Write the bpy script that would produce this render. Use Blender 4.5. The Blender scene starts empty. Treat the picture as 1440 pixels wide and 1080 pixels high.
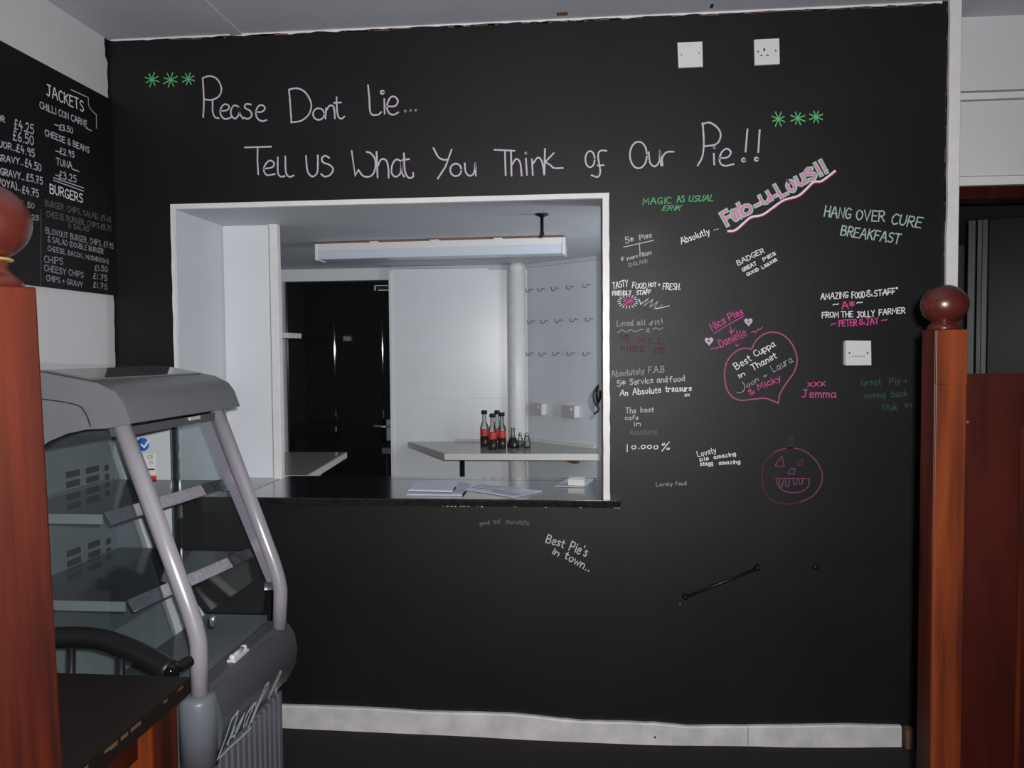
import bpy, bmesh, math, random
from mathutils import Vector, Matrix
random.seed(4)
R = math.radians
SC = bpy.context.scene
COL = SC.collection
# ------------------------------------------------------------------ camera
CAM_Y, CAM_Z, F = -2.75, 1.40, 1100.0
YAW, PITCH, ROLL = R(5.2), R(-2.3), R(-.45)
_cy, _sy = math.cos(YAW), math.sin(YAW)
FW = Vector((-_sy*math.cos(PITCH), _cy*math.cos(PITCH), math.sin(PITCH)))
_r0 = Vector((_cy, _sy, 0)); _u0 = _r0.cross(FW)
RT = _r0*math.cos(ROLL) + _u0*math.sin(ROLL)
UP = -_r0*math.sin(ROLL) + _u0*math.cos(ROLL)
C0 = Vector((0, CAM_Y, CAM_Z))
cam = bpy.data.cameras.new('camera'); cam.sensor_width = 36; cam.lens = F/1440*36; cam.clip_start = .05
camo = bpy.data.objects.new('camera', cam); COL.objects.link(camo)
camo.matrix_world = Matrix(((RT.x, UP.x, -FW.x, C0.x), (RT.y, UP.y, -FW.y, C0.y), (RT.z, UP.z, -FW.z, C0.z), (0, 0, 0, 1)))
SC.camera = camo
# ------------------------------------------------------------------ light and exposure
w = bpy.data.worlds.new('world'); SC.world = w; w.use_nodes = True
w.node_tree.nodes['Background'].inputs[0].default_value = (.75, .85, 1, 1)
w.node_tree.nodes['Background'].inputs[1].default_value = .035
SC.view_settings.view_transform = 'Standard'; SC.view_settings.look = 'None'
SC.view_settings.gamma = 1; SC.view_settings.use_curve_mapping = False
SC.view_settings.exposure = 0
def light(name, kind, loc, energy, color, size=.03, rot=(0, 0, 0), sy=None):
    l = bpy.data.lights.new(name, kind); l.energy = energy; l.color = color
    if kind == 'AREA':
        l.size = size
        if sy: l.shape = 'RECTANGLE'; l.size_y = sy
    else: l.shadow_soft_size = size
    o = bpy.data.objects.new(name, l); COL.objects.link(o); o.location = loc; o.rotation_euler = rot
    return o
fl_ = light('camera_flash', 'SPOT', (.045, CAM_Y-.01, CAM_Z+.05), 222, (1, .98, .985), .018)
fl_.rotation_euler = camo.rotation_euler = camo.matrix_world.to_euler(); fl_.data.spot_size = R(140); fl_.data.spot_blend = 1.0
kl_ = light('kitchen_fill_light', 'AREA', (.66, .34, 1.25), 8.5, (.86, .93, 1), .45, sy=.9)  # added fill, unseen behind the black wall, brightens the kitchen
kl_.rotation_euler = Vector((1.4, -1.5, .05)).to_track_quat('Z', 'Y').to_euler()
# ------------------------------------------------------------------ picture point -> point on a real plane
def ray(x, y): return FW + RT*((x-720)/F) - UP*((y-540)/F)
def onY(x, y, Y=0.): d = ray(x, y); return C0 + d*((Y-C0.y)/d.y)
def onZ(x, y, Z): d = ray(x, y); return C0 + d*((Z-C0.z)/d.z)
def onX(x, y, X): d = ray(x, y); return C0 + d*((X-C0.x)/d.x)
def onP(x, y, p, n): d = ray(x, y); return C0 + d*((p-C0).dot(n)/d.dot(n))
# ------------------------------------------------------------------ materials
def mat(name, col, rough=.5, metal=0., noise=0., nscale=8., bump=0., bscale=60., spec=.5, coat=0., stretch=None, col2=None, detail=4., emis=None):
    m = bpy.data.materials.new(name); m.use_nodes = True; nt = m.node_tree; b = nt.nodes['Principled BSDF']
    b.inputs['Base Color'].default_value = (*col, 1); b.inputs['Roughness'].default_value = rough
    b.inputs['Metallic'].default_value = metal; b.inputs['Specular IOR Level'].default_value = spec
    b.inputs['Coat Weight'].default_value = coat; b.inputs['Coat Roughness'].default_value = .12
    tc = nt.nodes.new('ShaderNodeTexCoord'); mp = nt.nodes.new('ShaderNodeMapping')
    nt.links.new(tc.outputs['Object'], mp.inputs[0])
    if stretch: mp.inputs['Scale'].default_value = stretch
    if noise or col2:
        n = nt.nodes.new('ShaderNodeTexNoise'); n.inputs['Scale'].default_value = nscale; n.inputs['Detail'].default_value = detail
        nt.links.new(mp.outputs[0], n.inputs['Vector'])
        r = nt.nodes.new('ShaderNodeValToRGB'); r.color_ramp.elements[0].position = .32; r.color_ramp.elements[1].position = .68
        c2 = col2 or tuple(c*(1-noise) for c in col)
        r.color_ramp.elements[0].color = (*c2, 1); r.color_ramp.elements[1].color = (*col, 1)
        nt.links.new(n.outputs['Fac'], r.inputs[0]); nt.links.new(r.outputs[0], b.inputs['Base Color'])
    if bump:
        n2 = nt.nodes.new('ShaderNodeTexNoise'); n2.inputs['Scale'].default_value = bscale; n2.inputs['Detail'].default_value = 3
        nt.links.new(mp.outputs[0], n2.inputs['Vector'])
        bp = nt.nodes.new('ShaderNodeBump'); bp.inputs['Strength'].default_value = bump; bp.inputs['Distance'].default_value = .004
        nt.links.new(n2.outputs['Fac'], bp.inputs['Height']); nt.links.new(bp.outputs[0], b.inputs['Normal'])
    return m
def glassmat(name, tint, haze, hazecol, gloss=.12):
    m = bpy.data.materials.new(name); m.use_nodes = True; nt = m.node_tree; nt.nodes.clear()
    out = nt.nodes.new('ShaderNodeOutputMaterial'); tr = nt.nodes.new('ShaderNodeBsdfTransparent'); tr.inputs[0].default_value = (*tint, 1)
    df = nt.nodes.new('ShaderNodeBsdfDiffuse'); df.inputs[0].default_value = (*hazecol, 1)
    gl = nt.nodes.new('ShaderNodeBsdfGlossy'); gl.inputs['Roughness'].default_value = .03
    fr = nt.nodes.new('ShaderNodeFresnel'); fr.inputs[0].default_value = 1.45
    m1 = nt.nodes.new('ShaderNodeMixShader'); m1.inputs[0].default_value = haze
    m2 = nt.nodes.new('ShaderNodeMixShader')
    nt.links.new(tr.outputs[0], m1.inputs[1]); nt.links.new(df.outputs[0], m1.inputs[2])
    nt.links.new(fr.outputs[0], m2.inputs[0]); nt.links.new(m1.outputs[0], m2.inputs[1]); nt.links.new(gl.outputs[0], m2.inputs[2])
    nt.links.new(m2.outputs[0], out.inputs[0]); return m
M = {}
M['board'] = mat('blackboard_paint', (.0082, .0080, .0092), .50, noise=.35, nscale=3.2, bump=.05, bscale=60, spec=.36, detail=9)
M['white_wall'] = mat('white_emulsion', (.72, .725, .73), .7, noise=.04, nscale=3, bump=.1, bscale=70)
M['ceil'] = mat('grey_ceiling_paint', (.56, .57, .64), .7, noise=.07, nscale=5, bump=.15, bscale=50)
M['kitchen'] = mat('kitchen_panel', (.78, .81, .84), .30, noise=.05, nscale=4, bump=.02, bscale=12, spec=.6)
M['kwall'] = mat('kitchen_wall_paint', (.64, .67, .70), .55, noise=.06, nscale=4, bump=.1, bscale=40)
M['ksoffit'] = mat('kitchen_ceiling_paint', (.60, .61, .65), .65, noise=.07, nscale=3, bump=.1, bscale=30)
M['gloss_white'] = mat('white_gloss_paint', (.84, .83, .82), .35, noise=.07, nscale=22, bump=.12, bscale=35)
M['skirt'] = mat('worn_skirting_paint', (.74, .73, .71), .5, noise=.22, nscale=14, bump=.3, bscale=40)
M['carpet'] = mat('dark_carpet', (.020, .014, .012), .95, noise=.5, nscale=160, bump=.8, bscale=300)
M['counter'] = mat('black_speckled_laminate', (.016, .016, .018), .11, noise=.5, nscale=220, spec=.9, coat=.6)
M['counter_edge'] = mat('black_worn_edge', (.010, .010, .011), .2, col2=(.026, .021, .021), nscale=70, spec=.7)
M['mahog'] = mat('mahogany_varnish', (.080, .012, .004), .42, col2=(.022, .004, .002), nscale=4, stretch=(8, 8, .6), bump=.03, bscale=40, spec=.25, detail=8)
M['mahog_lit'] = mat('flash_lit_mahogany_varnish', (.18, .036, .008), .42, col2=(.060, .010, .004), nscale=4, stretch=(9, 9, .6), bump=.03, bscale=40, spec=.3, detail=8)  # lighter copy of mahog: flash light on front faces put into the colour
M['mahog_ball'] = mat('turned_mahogany', (.075, .014, .009), .30, col2=(.045, .008, .005), nscale=9, coat=.3)
M['mahog_pan'] = mat('dark_mahogany_panel', (.046, .0055, .003), .45, col2=(.022, .003, .002), nscale=4, stretch=(5, 5, .6), spec=.25, detail=7)
M['table'] = mat('dark_stained_tabletop', (.011, .006, .0045), .55, spec=.3, col2=(.007, .0045, .004), nscale=6, stretch=(6, 1, 6))
M['worn'] = mat('worn_bare_wood', (.10, .055, .025), .6)
M['blackp'] = mat('black_gloss', (.005, .005, .005), .07, spec=.5)
M['blackm'] = mat('black_plastic', (.006, .006, .0065), .42, spec=.4)
M['hood'] = mat('grey_moulded_plastic', (.165, .17, .185), .38, noise=.06, nscale=30, bump=.12, bscale=400)
M['hoodtop'] = mat('glossy_grey_cover', (.14, .14, .135), .07, spec=.9)
M['tube'] = mat('silver_grey_tube', (.44, .42, .46), .26, metal=.3, spec=.6)
M['base'] = mat('slate_grey_plastic', (.155, .165, .19), .40, noise=.05, nscale=20)
M['bulge'] = mat('dark_slate_plastic', (.085, .09, .098), .33)
M['inner'] = mat('pale_grey_liner', (.56, .60, .62), .4)
M['deck'] = mat('dark_grey_tray', (.12, .145, .16), .35)
M['rail'] = mat('mottled_price_rail', (.40, .38, .42), .4, col2=(.26, .25, .30), nscale=70)
M['chrome'] = mat('brushed_steel', (.62, .62, .62), .28, metal=.9)
M['white_pl'] = mat('white_plastic', (.74, .73, .72), .32)
M['cream'] = mat('cream_plastic', (.62, .61, .56), .4)
M['pinkish'] = mat('dull_pinkish_plastic', (.42, .39, .42), .45)
M['diff'] = mat('ribbed_diffuser', (.60, .67, .76), .3)
M['rawwood'] = mat('raw_brown_wood', (.22, .115, .075), .7, noise=.3, nscale=30)
M['paper'] = mat('white_paper', (.62, .64, .74), .6)
M['paper2'] = mat('grey_printed_paper', (.34, .38, .45), .5, col2=(.48, .52, .60), nscale=18)
M['lam_grey'] = mat('grey_laminate_top', (.30, .30, .285), .18, noise=.05)
M['glass_b'] = glassmat('bottle_glass', (.84, .89, .86), .03, (.4, .45, .42))
M['liquid'] = mat('dark_vinegar', (.030, .007, .005), .08, spec=.8)
M['liquid2'] = mat('black_sauce', (.006, .004, .004), .08, spec=.8)
M['amber'] = mat('pale_dressing', (.30, .25, .19), .2)
M['red'] = mat('red_paper_label', (.62, .035, .025), .45)
M['glass'] = glassmat('cabinet_glass', (.66, .70, .71), .035, (.3, .34, .36))
M['glass2'] = glassmat('clear_glass', (.88, .91, .91), .02, (.4, .4, .4))
M['shelfg'] = glassmat('shelf_glass', (.30, .31, .31), .30, (.10, .10, .10))
M['acryl'] = glassmat('clear_plastic', (.75, .77, .78), .10, (.5, .5, .52))
M['chan'] = mat('silvery_plastic_channel', (.30, .28, .34), .2, metal=.3)
M['mahog_falloff'] = mat('flash_falloff_mahogany', (.085, .0125, .003), .42, col2=(.018, .003, .002), nscale=3.2, stretch=(9, 9, .5), bump=.03, bscale=40, spec=.25, detail=8)  # left post wood, flash falloff put into a darker colour
M['inner_w'] = mat('white_end_trim', (.75, .78, .80), .4)
M['blue'] = mat('blue_sticker', (.02, .14, .55), .4)
M['pink_d'] = mat('reddish_grout', (.13, .06, .06), .8)
M['grey_d'] = mat('grey_door_paint', (.03, .034, .038), .4, noise=.1, spec=.3)
M['dark_d'] = mat('dark_brushed_door', (.010, .010, .0095), .36, spec=.07)
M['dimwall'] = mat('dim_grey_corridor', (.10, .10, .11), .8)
M['hole'] = mat('dark_hole', (.01, .01, .01), .8)
M['gold'] = mat('brass_ring', (.75, .52, .16), .3, metal=.7)
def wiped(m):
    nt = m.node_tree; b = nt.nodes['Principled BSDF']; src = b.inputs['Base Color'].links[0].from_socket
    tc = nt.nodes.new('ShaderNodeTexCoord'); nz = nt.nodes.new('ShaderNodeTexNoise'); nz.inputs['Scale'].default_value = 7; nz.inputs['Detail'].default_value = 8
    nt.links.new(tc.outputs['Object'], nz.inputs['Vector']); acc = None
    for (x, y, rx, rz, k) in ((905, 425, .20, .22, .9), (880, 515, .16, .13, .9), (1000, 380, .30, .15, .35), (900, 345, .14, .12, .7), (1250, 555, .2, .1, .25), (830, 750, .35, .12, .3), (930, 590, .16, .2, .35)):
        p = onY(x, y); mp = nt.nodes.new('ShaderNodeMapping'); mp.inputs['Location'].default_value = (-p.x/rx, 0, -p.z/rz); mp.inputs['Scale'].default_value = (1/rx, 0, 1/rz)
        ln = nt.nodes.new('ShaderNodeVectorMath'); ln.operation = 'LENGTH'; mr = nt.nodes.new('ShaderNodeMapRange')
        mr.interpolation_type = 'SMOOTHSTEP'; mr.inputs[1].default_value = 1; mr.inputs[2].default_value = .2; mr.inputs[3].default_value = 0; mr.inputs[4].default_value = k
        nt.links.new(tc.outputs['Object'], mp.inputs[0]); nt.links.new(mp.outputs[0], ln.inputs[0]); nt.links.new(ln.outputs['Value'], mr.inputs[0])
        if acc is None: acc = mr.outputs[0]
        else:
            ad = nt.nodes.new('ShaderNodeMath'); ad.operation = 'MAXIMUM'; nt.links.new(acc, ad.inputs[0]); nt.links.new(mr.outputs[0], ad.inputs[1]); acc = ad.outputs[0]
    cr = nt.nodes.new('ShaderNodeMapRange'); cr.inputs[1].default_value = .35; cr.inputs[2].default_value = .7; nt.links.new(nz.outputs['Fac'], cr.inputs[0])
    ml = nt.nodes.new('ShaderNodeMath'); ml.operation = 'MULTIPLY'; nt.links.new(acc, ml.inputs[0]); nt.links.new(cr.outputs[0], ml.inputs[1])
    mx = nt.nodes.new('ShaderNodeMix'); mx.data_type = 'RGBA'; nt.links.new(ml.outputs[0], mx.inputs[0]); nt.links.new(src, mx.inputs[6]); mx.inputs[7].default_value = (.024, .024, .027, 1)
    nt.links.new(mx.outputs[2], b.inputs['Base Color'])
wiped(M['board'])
def chalk(name, col, amt=.25): return mat(name, col, .85, col2=tuple(c*(1-amt)+.01 for c in col), nscale=260, spec=.2, detail=2)
M['c_w'] = chalk('white_chalk_ink', (.66, .60, .68)); M['c_ww'] = chalk('bright_white_ink', (.88, .88, .90), .1)
M['c_dim'] = chalk('faded_white_ink', (.20, .20, .21), .55); M['c_mid'] = chalk('soft_white_ink', (.42, .42, .45), .4)
M['c_g'] = chalk('green_ink', (.13, .55, .20), .15); M['c_gd'] = chalk('faded_green_ink', (.035, .13, .06), .5)
M['c_gw'] = chalk('pale_green_ink', (.50, .68, .56), .45)
M['c_p'] = chalk('pink_ink', (.78, .09, .36)); M['c_pd'] = chalk('faded_pink_ink', (.15, .025, .08), .5); M['c_pm'] = chalk('dusty_pink_ink', (.45, .12, .28), .3)
M['c_faint_p'] = chalk('chalky_dim_pink_ink', (.26, .07, .17), .35); M['c_mint'] = chalk('mint_white_ink', (.62, .70, .66), .3)
M['c_pink2'] = chalk('light_pink_ink', (.85, .22, .55), .2)
M['c_smear'] = chalk('grey_chalk_smear', (.045, .045, .05), .6)
M['silver_ink'] = mat('silver_decal', (.62, .68, .76), .3, metal=.2)
# ------------------------------------------------------------------ object helpers
WL = {}
def link(name, me, m, parent=None, smooth=False):
    if m is not None: me.materials.append(M[m] if isinstance(m, str) else m)
    if smooth:
        for p in me.polygons: p.use_smooth = True
    o = bpy.data.objects.new(name, me); COL.objects.link(o)
    WL[o.name] = Vector((0, 0, 0))
    if parent is not None: o.parent = parent; o.location = -WL[parent.name]
    return o
def root(name, loc, label, cat, group=None):
    o = bpy.data.objects.new(name, None); COL.objects.link(o); o.location = loc; WL[o.name] = Vector(loc); o.empty_display_size = .05
    return tag(o, label, cat, group)
def tag(o, label, cat, group=None):
    o['label'] = label; o['category'] = cat
    if group: o['group'] = group
    return o
def lab(o, s): o['label'] = s; return o
def struct(o, s=None):
    o['kind'] = 'structure'
    if s: o['label'] = s
    return o
def tomesh(bm, name, bevel=0, seg=2, ang=30):
    if bevel:
        es = [e for e in bm.edges if len(e.link_faces) == 2 and e.calc_face_angle(0) > R(ang)]
        bmesh.ops.bevel(bm, geom=es, offset=bevel, segments=seg, profile=.5, affect='EDGES', clamp_overlap=True)
    bmesh.ops.recalc_face_normals(bm, faces=bm.faces)
    me = bpy.data.meshes.new(name); bm.to_mesh(me); bm.free(); return me
def abox(bm, a, b, rz=0, piv=None, mtx=None):
    vs = [bm.verts.new((x, y, z)) for x in (a[0], b[0]) for y in (a[1], b[1]) for z in (a[2], b[2])]
    for f in ((0, 1, 3, 2), (4, 6, 7, 5), (0, 4, 5, 1), (2, 3, 7, 6), (0, 2, 6, 4), (1, 5, 7, 3)): bm.faces.new([vs[i] for i in f])
    if mtx is not None: bmesh.ops.transform(bm, matrix=mtx, verts=vs)
    return vs
def box(name, a, b, m, parent=None, bevel=0, seg=2, mtx=None):
    bm = bmesh.new(); abox(bm, a, b, mtx=mtx); return link(name, tomesh(bm, name, bevel, seg), m, parent)
def soften(o, a=38):
    for p in o.data.polygons: p.use_smooth = True
    o.data.set_sharp_from_angle(angle=R(a)); return o
def aprism(bm, pts, vec):
    lo = [bm.verts.new(p) for p in pts]; hi = [bm.verts.new(Vector(p)+Vector(vec)) for p in pts]; n = len(pts)
    bm.faces.new(lo); bm.faces.new(hi[::-1])
    for i in range(n): bm.faces.new((lo[i], lo[(i+1) % n], hi[(i+1) % n], hi[i]))
def prism(name, pts, vec, m, parent=None, bevel=0, seg=2, smooth=False):
    bm = bmesh.new(); aprism(bm, pts, vec); return link(name, tomesh(bm, name, bevel, seg), m, parent, smooth)
def curve(pts, n=8):
    P = [Vector(p) for p in pts]; out = []
    for i in range(len(P)-1):
        a = P[i-1] if i else P[0]*2-P[1]; b, c = P[i], P[i+1]; d = P[i+2] if i+2 < len(P) else P[-1]*2-P[-2]
        for k in range(n):
            t = k/n; out.append(.5*((2*b)+(c-a)*t+(2*a-5*b+4*c-d)*t*t+(3*b-a-3*c+d)*t**3))
    out.append(P[-1]); return out
def atube(bm, pts, r, seg=12, cap=True):
    P = [Vector(p) for p in pts]; rings = []; pn = None
    for i, p in enumerate(P):
        t = ((P[min(i+1, len(P)-1)]-p).normalized()+(p-P[max(i-1, 0)]).normalized()).normalized()
        if pn is None: n = t.cross(Vector((0, 0, 1)) if abs(t.z) < .9 else Vector((1, 0, 0))).normalized()
        else: n = (pn-t*pn.dot(t)).normalized()
        pn = n; b = t.cross(n); rr = r[i] if isinstance(r, (list, tuple)) else r
        rings.append([bm.verts.new(p+(n*math.cos(a)+b*math.sin(a))*rr) for a in [2*math.pi*k/seg for k in range(seg)]])
    for A, B in zip(rings, rings[1:]):
        for k in range(seg): bm.faces.new((A[k], A[(k+1) % seg], B[(k+1) % seg], B[k]))
    if cap: bm.faces.new(rings[0][::-1]); bm.faces.new(rings[-1])
def tube(name, pts, r, m, parent=None, seg=12):
    bm = bmesh.new(); atube(bm, pts, r, seg); return link(name, tomesh(bm, name), m, parent, True)
def alathe(bm, prof, c, seg=24, mtx=None):
    rings = []; new = []
    for r, z in prof:
        ring = [bm.verts.new((c[0]+max(r, 1e-5)*math.cos(2*math.pi*k/seg), c[1]+max(r, 1e-5)*math.sin(2*math.pi*k/seg), c[2]+z)) for k in range(seg)]
        rings.append(ring); new += ring
    for A, B in zip(rings, rings[1:]):
        for k in range(seg): bm.faces.new((A[k], A[(k+1) % seg], B[(k+1) % seg], B[k]))
    bm.faces.new(rings[0][::-1]); bm.faces.new(rings[-1])
    if mtx is not None: bmesh.ops.transform(bm, matrix=mtx, verts=new)
def lathe(name, prof, c, m, parent=None, seg=24, mtx=None):
    bm = bmesh.new(); alathe(bm, prof, c, seg, mtx); return link(name, tomesh(bm, name), m, parent, True)
def copy_tree(o, parent=None):
    c = o.copy(); COL.objects.link(c); c.parent = parent
    for ch in [x for x in bpy.data.objects if x.parent == o]: copy_tree(ch, c)
    return c
# ------------------------------------------------------------------ one-line hand lettering (strokes)
G = {
'A': "0,0 3,10 4,10 7,0|1.2,4 5.8,4", 'B': "0,0 0,10|~0,10 4,9.6 4.5,7.5 3.5,5.6 0,5.2|~0,5.2 4.6,4.8 5.6,2.6 4,.3 0,0", 'C': "~5.5,8.8 3,10 .5,7.5 .2,3 2.5,0 5.5,1",
'D': "0,0 0,10|~0,10 4,9 6,5 4,.8 0,0", 'E': "5,10 0,10 0,0 5,0|0,5.2 4,5.2", 'F': "5,10 0,10 0,0|0,5.2 4,5.2", 'G': "~5.6,8.8 3,10 .5,7.5 .2,3 2.5,0 5.4,1 5.6,4|5.8,4 3.4,4",
'H': "0,0 0,10|5.5,0 5.5,10|0,5 5.5,5", 'I': "1,0 1,10", 'J': "4,10 ~|~4,10 4,2.5 2.6,0 .4,1|1.5,10 6,10", 'K': "0,0 0,10|5.2,10 0,4.6|1.6,5.8 5.6,0", 'L': "0,10 0,0 5,0",
'M': "0,0 .6,10 3.6,3 6.6,10 7.2,0", 'N': "0,0 0,10 5.6,0 5.6,10", 'O': "~3,10 .4,7.5 .2,3 3,0 5.8,3 5.8,7 3,10", 'P': "0,0 0,10|~0,10 4,9.6 5.2,7.4 4,5 0,4.6", 'Q': "~3,10 .4,7.5 .2,3 3,0 5.8,3 5.8,7 3,10|3.4,3 6.2,-.8",
'R': "0,0 0,10|~0,10 4,9.6 5,7.4 4,5.2 0,4.8|2,4.8 5.6,0", 'S': "~5.2,9 3,10 .7,8.6 1,6.2 4.4,4.4 5.2,2 3,0 .3,1", 'T': "3,0 3,10|0,10 6,10", 'U': "~0,10 0,3 2.8,0 5.4,3 5.4,10", 'V': "0,10 3,0 6,10",
'W': "0,10 2,0 4,8 6,0 8,10", 'X': "0,0 5.5,10|0,10 5.5,0", 'Y': "0,10 3,5 6,10|3,5 2.6,0", 'Z': "0,10 5.4,10 0,0 5.6,0",
'a': "~4.3,5.6 2,6.4 .2,3.6 1.2,.2 3.4,1 4.4,4|~4.4,6.2 4.4,1.4 5.4,0", 'b': "0,10 0,0|~0,4 2,6.2 4.4,4.6 4,.8 1.6,0 0,1.2", 'c': "~4.2,5.4 2.2,6.4 .2,3.4 1.6,.1 4.3,.8", 'd': "~4.4,4.4 2.4,6.2 .2,3.4 1.4,0 4.4,1.6|4.4,10 4.4,0",
'e': "~.4,3 4.3,3.8 3.8,6 1.8,6.2 .2,3 1.6,0 4.4,.9", 'f': "~4,9.4 2.4,10 1.4,8 1.4,0|0,5.8 3.4,5.8", 'g': "~4.3,5.4 2,6.4 .2,3.6 1.4,.4 4.3,2|~4.4,6.2 4.4,-2 2.4,-3.6 .4,-2.8", 'h': "0,10 0,0|~0,3.6 2.2,6.2 4.2,4.6 4.2,0",
'i': "1,6.2 1,0|1,8.4 1.1,8.9", 'j': "~2,6.2 2,-2 0,-3.4|2,8.4 2.1,8.9", 'k': "0,10 0,0|3.8,6.2 0,2.6|1.2,3.6 4.2,0", 'l': "~1,10 1,1.4 2,0", 'm': "0,6.2 0,0|~0,4 1.8,6.2 3,4.8 3,0|~3,4 4.8,6.2 6,4.8 6,0", 'n': "0,6.2 0,0|~0,3.8 2.2,6.2 4,4.6 4,0",
'o': "~2.2,6.3 .3,4 .8,.8 2.6,0 4.4,2 4,5.4 2.2,6.3", 'p': "0,6.2 0,-3.4|~0,4.6 2,6.2 4.4,4.6 4,.8 1.6,0 0,1.2", 'q': "~4.3,5.4 2,6.4 .2,3.6 1.4,.4 4.3,2|4.4,6.2 4.4,-3.6", 'r': "0,6.2 0,0|~0,3.6 1.6,6 3.6,5.8", 's': "~3.6,5.4 2,6.4 .5,5 2,3.4 3.7,1.6 2,0 .2,.8",
't': "~1.6,9 1.6,1.2 3.2,0|0,6.2 3.4,6.2", 'u': "~0,6.2 0,1.6 1.8,0 4,2.4|4,6.2 4,0", 'v': "0,6.2 2,0 4,6.2", 'w': "0,6.2 1.4,0 3,5 4.6,0 6,6.2", 'x': "0,0 4,6.2|0,6.2 4,0", 'y': "0,6.2 2.2,1|~4.4,6.2 2,-1.4 .2,-3.2", 'z': "0,6.2 4,6.2 0,0 4.2,0",
'0': "~2.6,10 .3,7 .4,2.4 2.6,0 5,3 4.8,7.4 2.6,10", '1': "1,0 1,10", '2': "~.4,8 2.4,10 4.6,8 3.6,4.6 0,0|0,0 5,0", '3': "~.4,9 2.6,10 4.4,7.8 2,5.4|~2,5.4 4.8,4 4,.8 1.6,0 0,1", '4': "2.4,10 0,4 5,4|3.6,6.4 3.4,0", '5': "4.8,10 1,10 .7,5.6|~.7,5.6 3.4,6.2 5,3.4 3.4,.2 .2,.8",
'6': "~4,10 1,6 .4,2 2.4,0 4.6,2 3.4,4.8 .6,3.4", '7': "0,10 5,10 2,0|1.4,5 4.4,5", '8': "~2.6,5.4 .8,7.6 2.6,10 4.4,7.8 2.6,5.4 .3,2.6 2.6,0 5,2.6 2.6,5.4", '9': "~4.6,8 2.4,10 .4,7.6 2,5 4.6,7|4.7,8.6 4.2,0",
'&': "~5.6,0 1,6.6 1.4,9.6 3.4,9.8 3.4,7.6 .4,3 1,.4 3,0 5.4,3.6", '!': "1,10 1,3|1,.2 1.1,.8", '.': "1,0 1.2,.6", ',': "1.2,.8 .6,-1.4", "'": "1,10 .8,8", '"': "0,11 .2,9|1.6,11 1.8,9", '+': "2.5,7 2.5,2|0,4.5 5,4.5", '-': "0,4 3,4", '~': "~0,4 1.4,5.4 3,4 4.6,5",
'*': "2.5,9 2.5,2|0,7.4 5,3.6|0,3.6 5,7.4", '(': "~2,11 .6,8 .6,2 2,-1", ')': "~.4,11 1.8,8 1.8,2 .4,-1", '%': "0,0 5.5,10|~1.2,10 .2,8.6 1.2,7.2 2.2,8.6 1.2,10|~4.6,2.8 3.6,1.4 4.6,0 5.6,1.4 4.6,2.8", ':': "1,1 1,1.6|1,5 1,5.6",
'£': "~4.6,8.6 3,10 1.6,8 1.8,4 0,0|0,0 4.8,0|.2,4.8 3.6,4.8", '_': "0,-.5 6,-.5", '?': "~0,8 2,10 4,8 2,5 2,3|2,.2 2,.8"}
def parse(s):
    out = []
    for st in s.split('|'):
        sm = st.startswith('~'); q = [tuple(float(v) for v in t.split(',')) for t in st.strip('~ ').split() if ',' in t]
        if len(q) < 2: continue
        out.append([(v.x, v.y) for v in curve([(a, b, 0) for a, b in q], 5)] if sm else q)
    return out
GP = {k: parse(v) for k, v in G.items()}
def layout(text, slant=0, jit=.35):
    strokes = []; x = 0
    for ch in text:
        if ch == ' ': x += 4.2; continue
        g = GP.get(ch) or GP.get(ch.upper()) or []
        mx = max((p[0] for st in g for p in st), default=4); dy = random.uniform(-jit, jit); rot = random.uniform(-.05, .05)
        for st in g: strokes.append([(x+p[0]+slant*p[1]-rot*p[1]*.6, p[1]+dy+rot*p[0]) for p in st])
        x += mx+2.0
    return strokes, x-2.0
class Board:                       # a flat written surface: uv plane on a wall
    def __init__(s, hit, toUV, toW): s.hit, s.toUV, s.toW = hit, toUV, toW
WS = .88
RN = [0]
def ribbon(bm, pts, wd, toW, off):
    RN[0] += 1; off += (RN[0] % 12)*.00003
    q = []
    for p in pts:
        p = Vector((p[0], p[1]))
        if not q or (p-q[-1]).length > wd*.12: q.append(p)
    if len(q) < 2: q = [q[0], q[0]+Vector((wd*.5, wd*.2))]
    n = len(q); L = []; Rr = []
    for i, p in enumerate(q):
        d0 = (p-q[i-1]).normalized() if i else None; d1 = (q[i+1]-p).normalized() if i < n-1 else None
        t = ((d0 or d1)+(d1 or d0))
        if t.length < .3: t = d1 or d0
        t = t.normalized(); nn = Vector((-t.y, t.x)); k = 1/max(.55, abs(nn.dot(Vector((-(d1 or d0).y, (d1 or d0).x)))))
        ex = Vector((0, 0))
        if i == 0: ex = -t*wd*.35
        if i == n-1: ex = t*wd*.35
        h = wd*.5*WS*k*random.uniform(.88, 1.1)
        L.append(bm.verts.new(toW(p+ex+nn*h, off))); Rr.append(bm.verts.new(toW(p+ex-nn*h, off)))
    for i in range(n-1): bm.faces.new((L[i], Rr[i], Rr[i+1], L[i+1]))
WALLB = Board(lambda x, y: onY(x, y, 0), lambda w: Vector((w.x, w.z)), lambda p, o: (p.x, -o, p.y))
XL = -1.718
WALLL = Board(lambda x, y: onX(x, y, XL+.012), lambda w: Vector((w.y, w.z)), lambda p, o: (XL+.012+o, p.x, p.y))
def write(bm, bd, text, p0, p1, hpx, wd, slant=0, off=.0008, jit=.35, vert=False):
    """text along the wall line that the two picture points mark; hpx = capital height in picture pixels"""
    a = bd.toUV(bd.hit(*p0)); b = bd.toUV(bd.hit(*p1)); d = b-a; st, tw = layout(text, slant, jit)
    h = (bd.toUV(bd.hit(p0[0], p0[1]-hpx))-a).length/10; t = d/tw
    nn = Vector((0, 1)) if vert else Vector((-d.y, d.x)).normalized()
    for s in st: ribbon(bm, [a+t*p[0]+nn*(h*p[1]) for p in s], wd, bd.toW, off)
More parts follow.
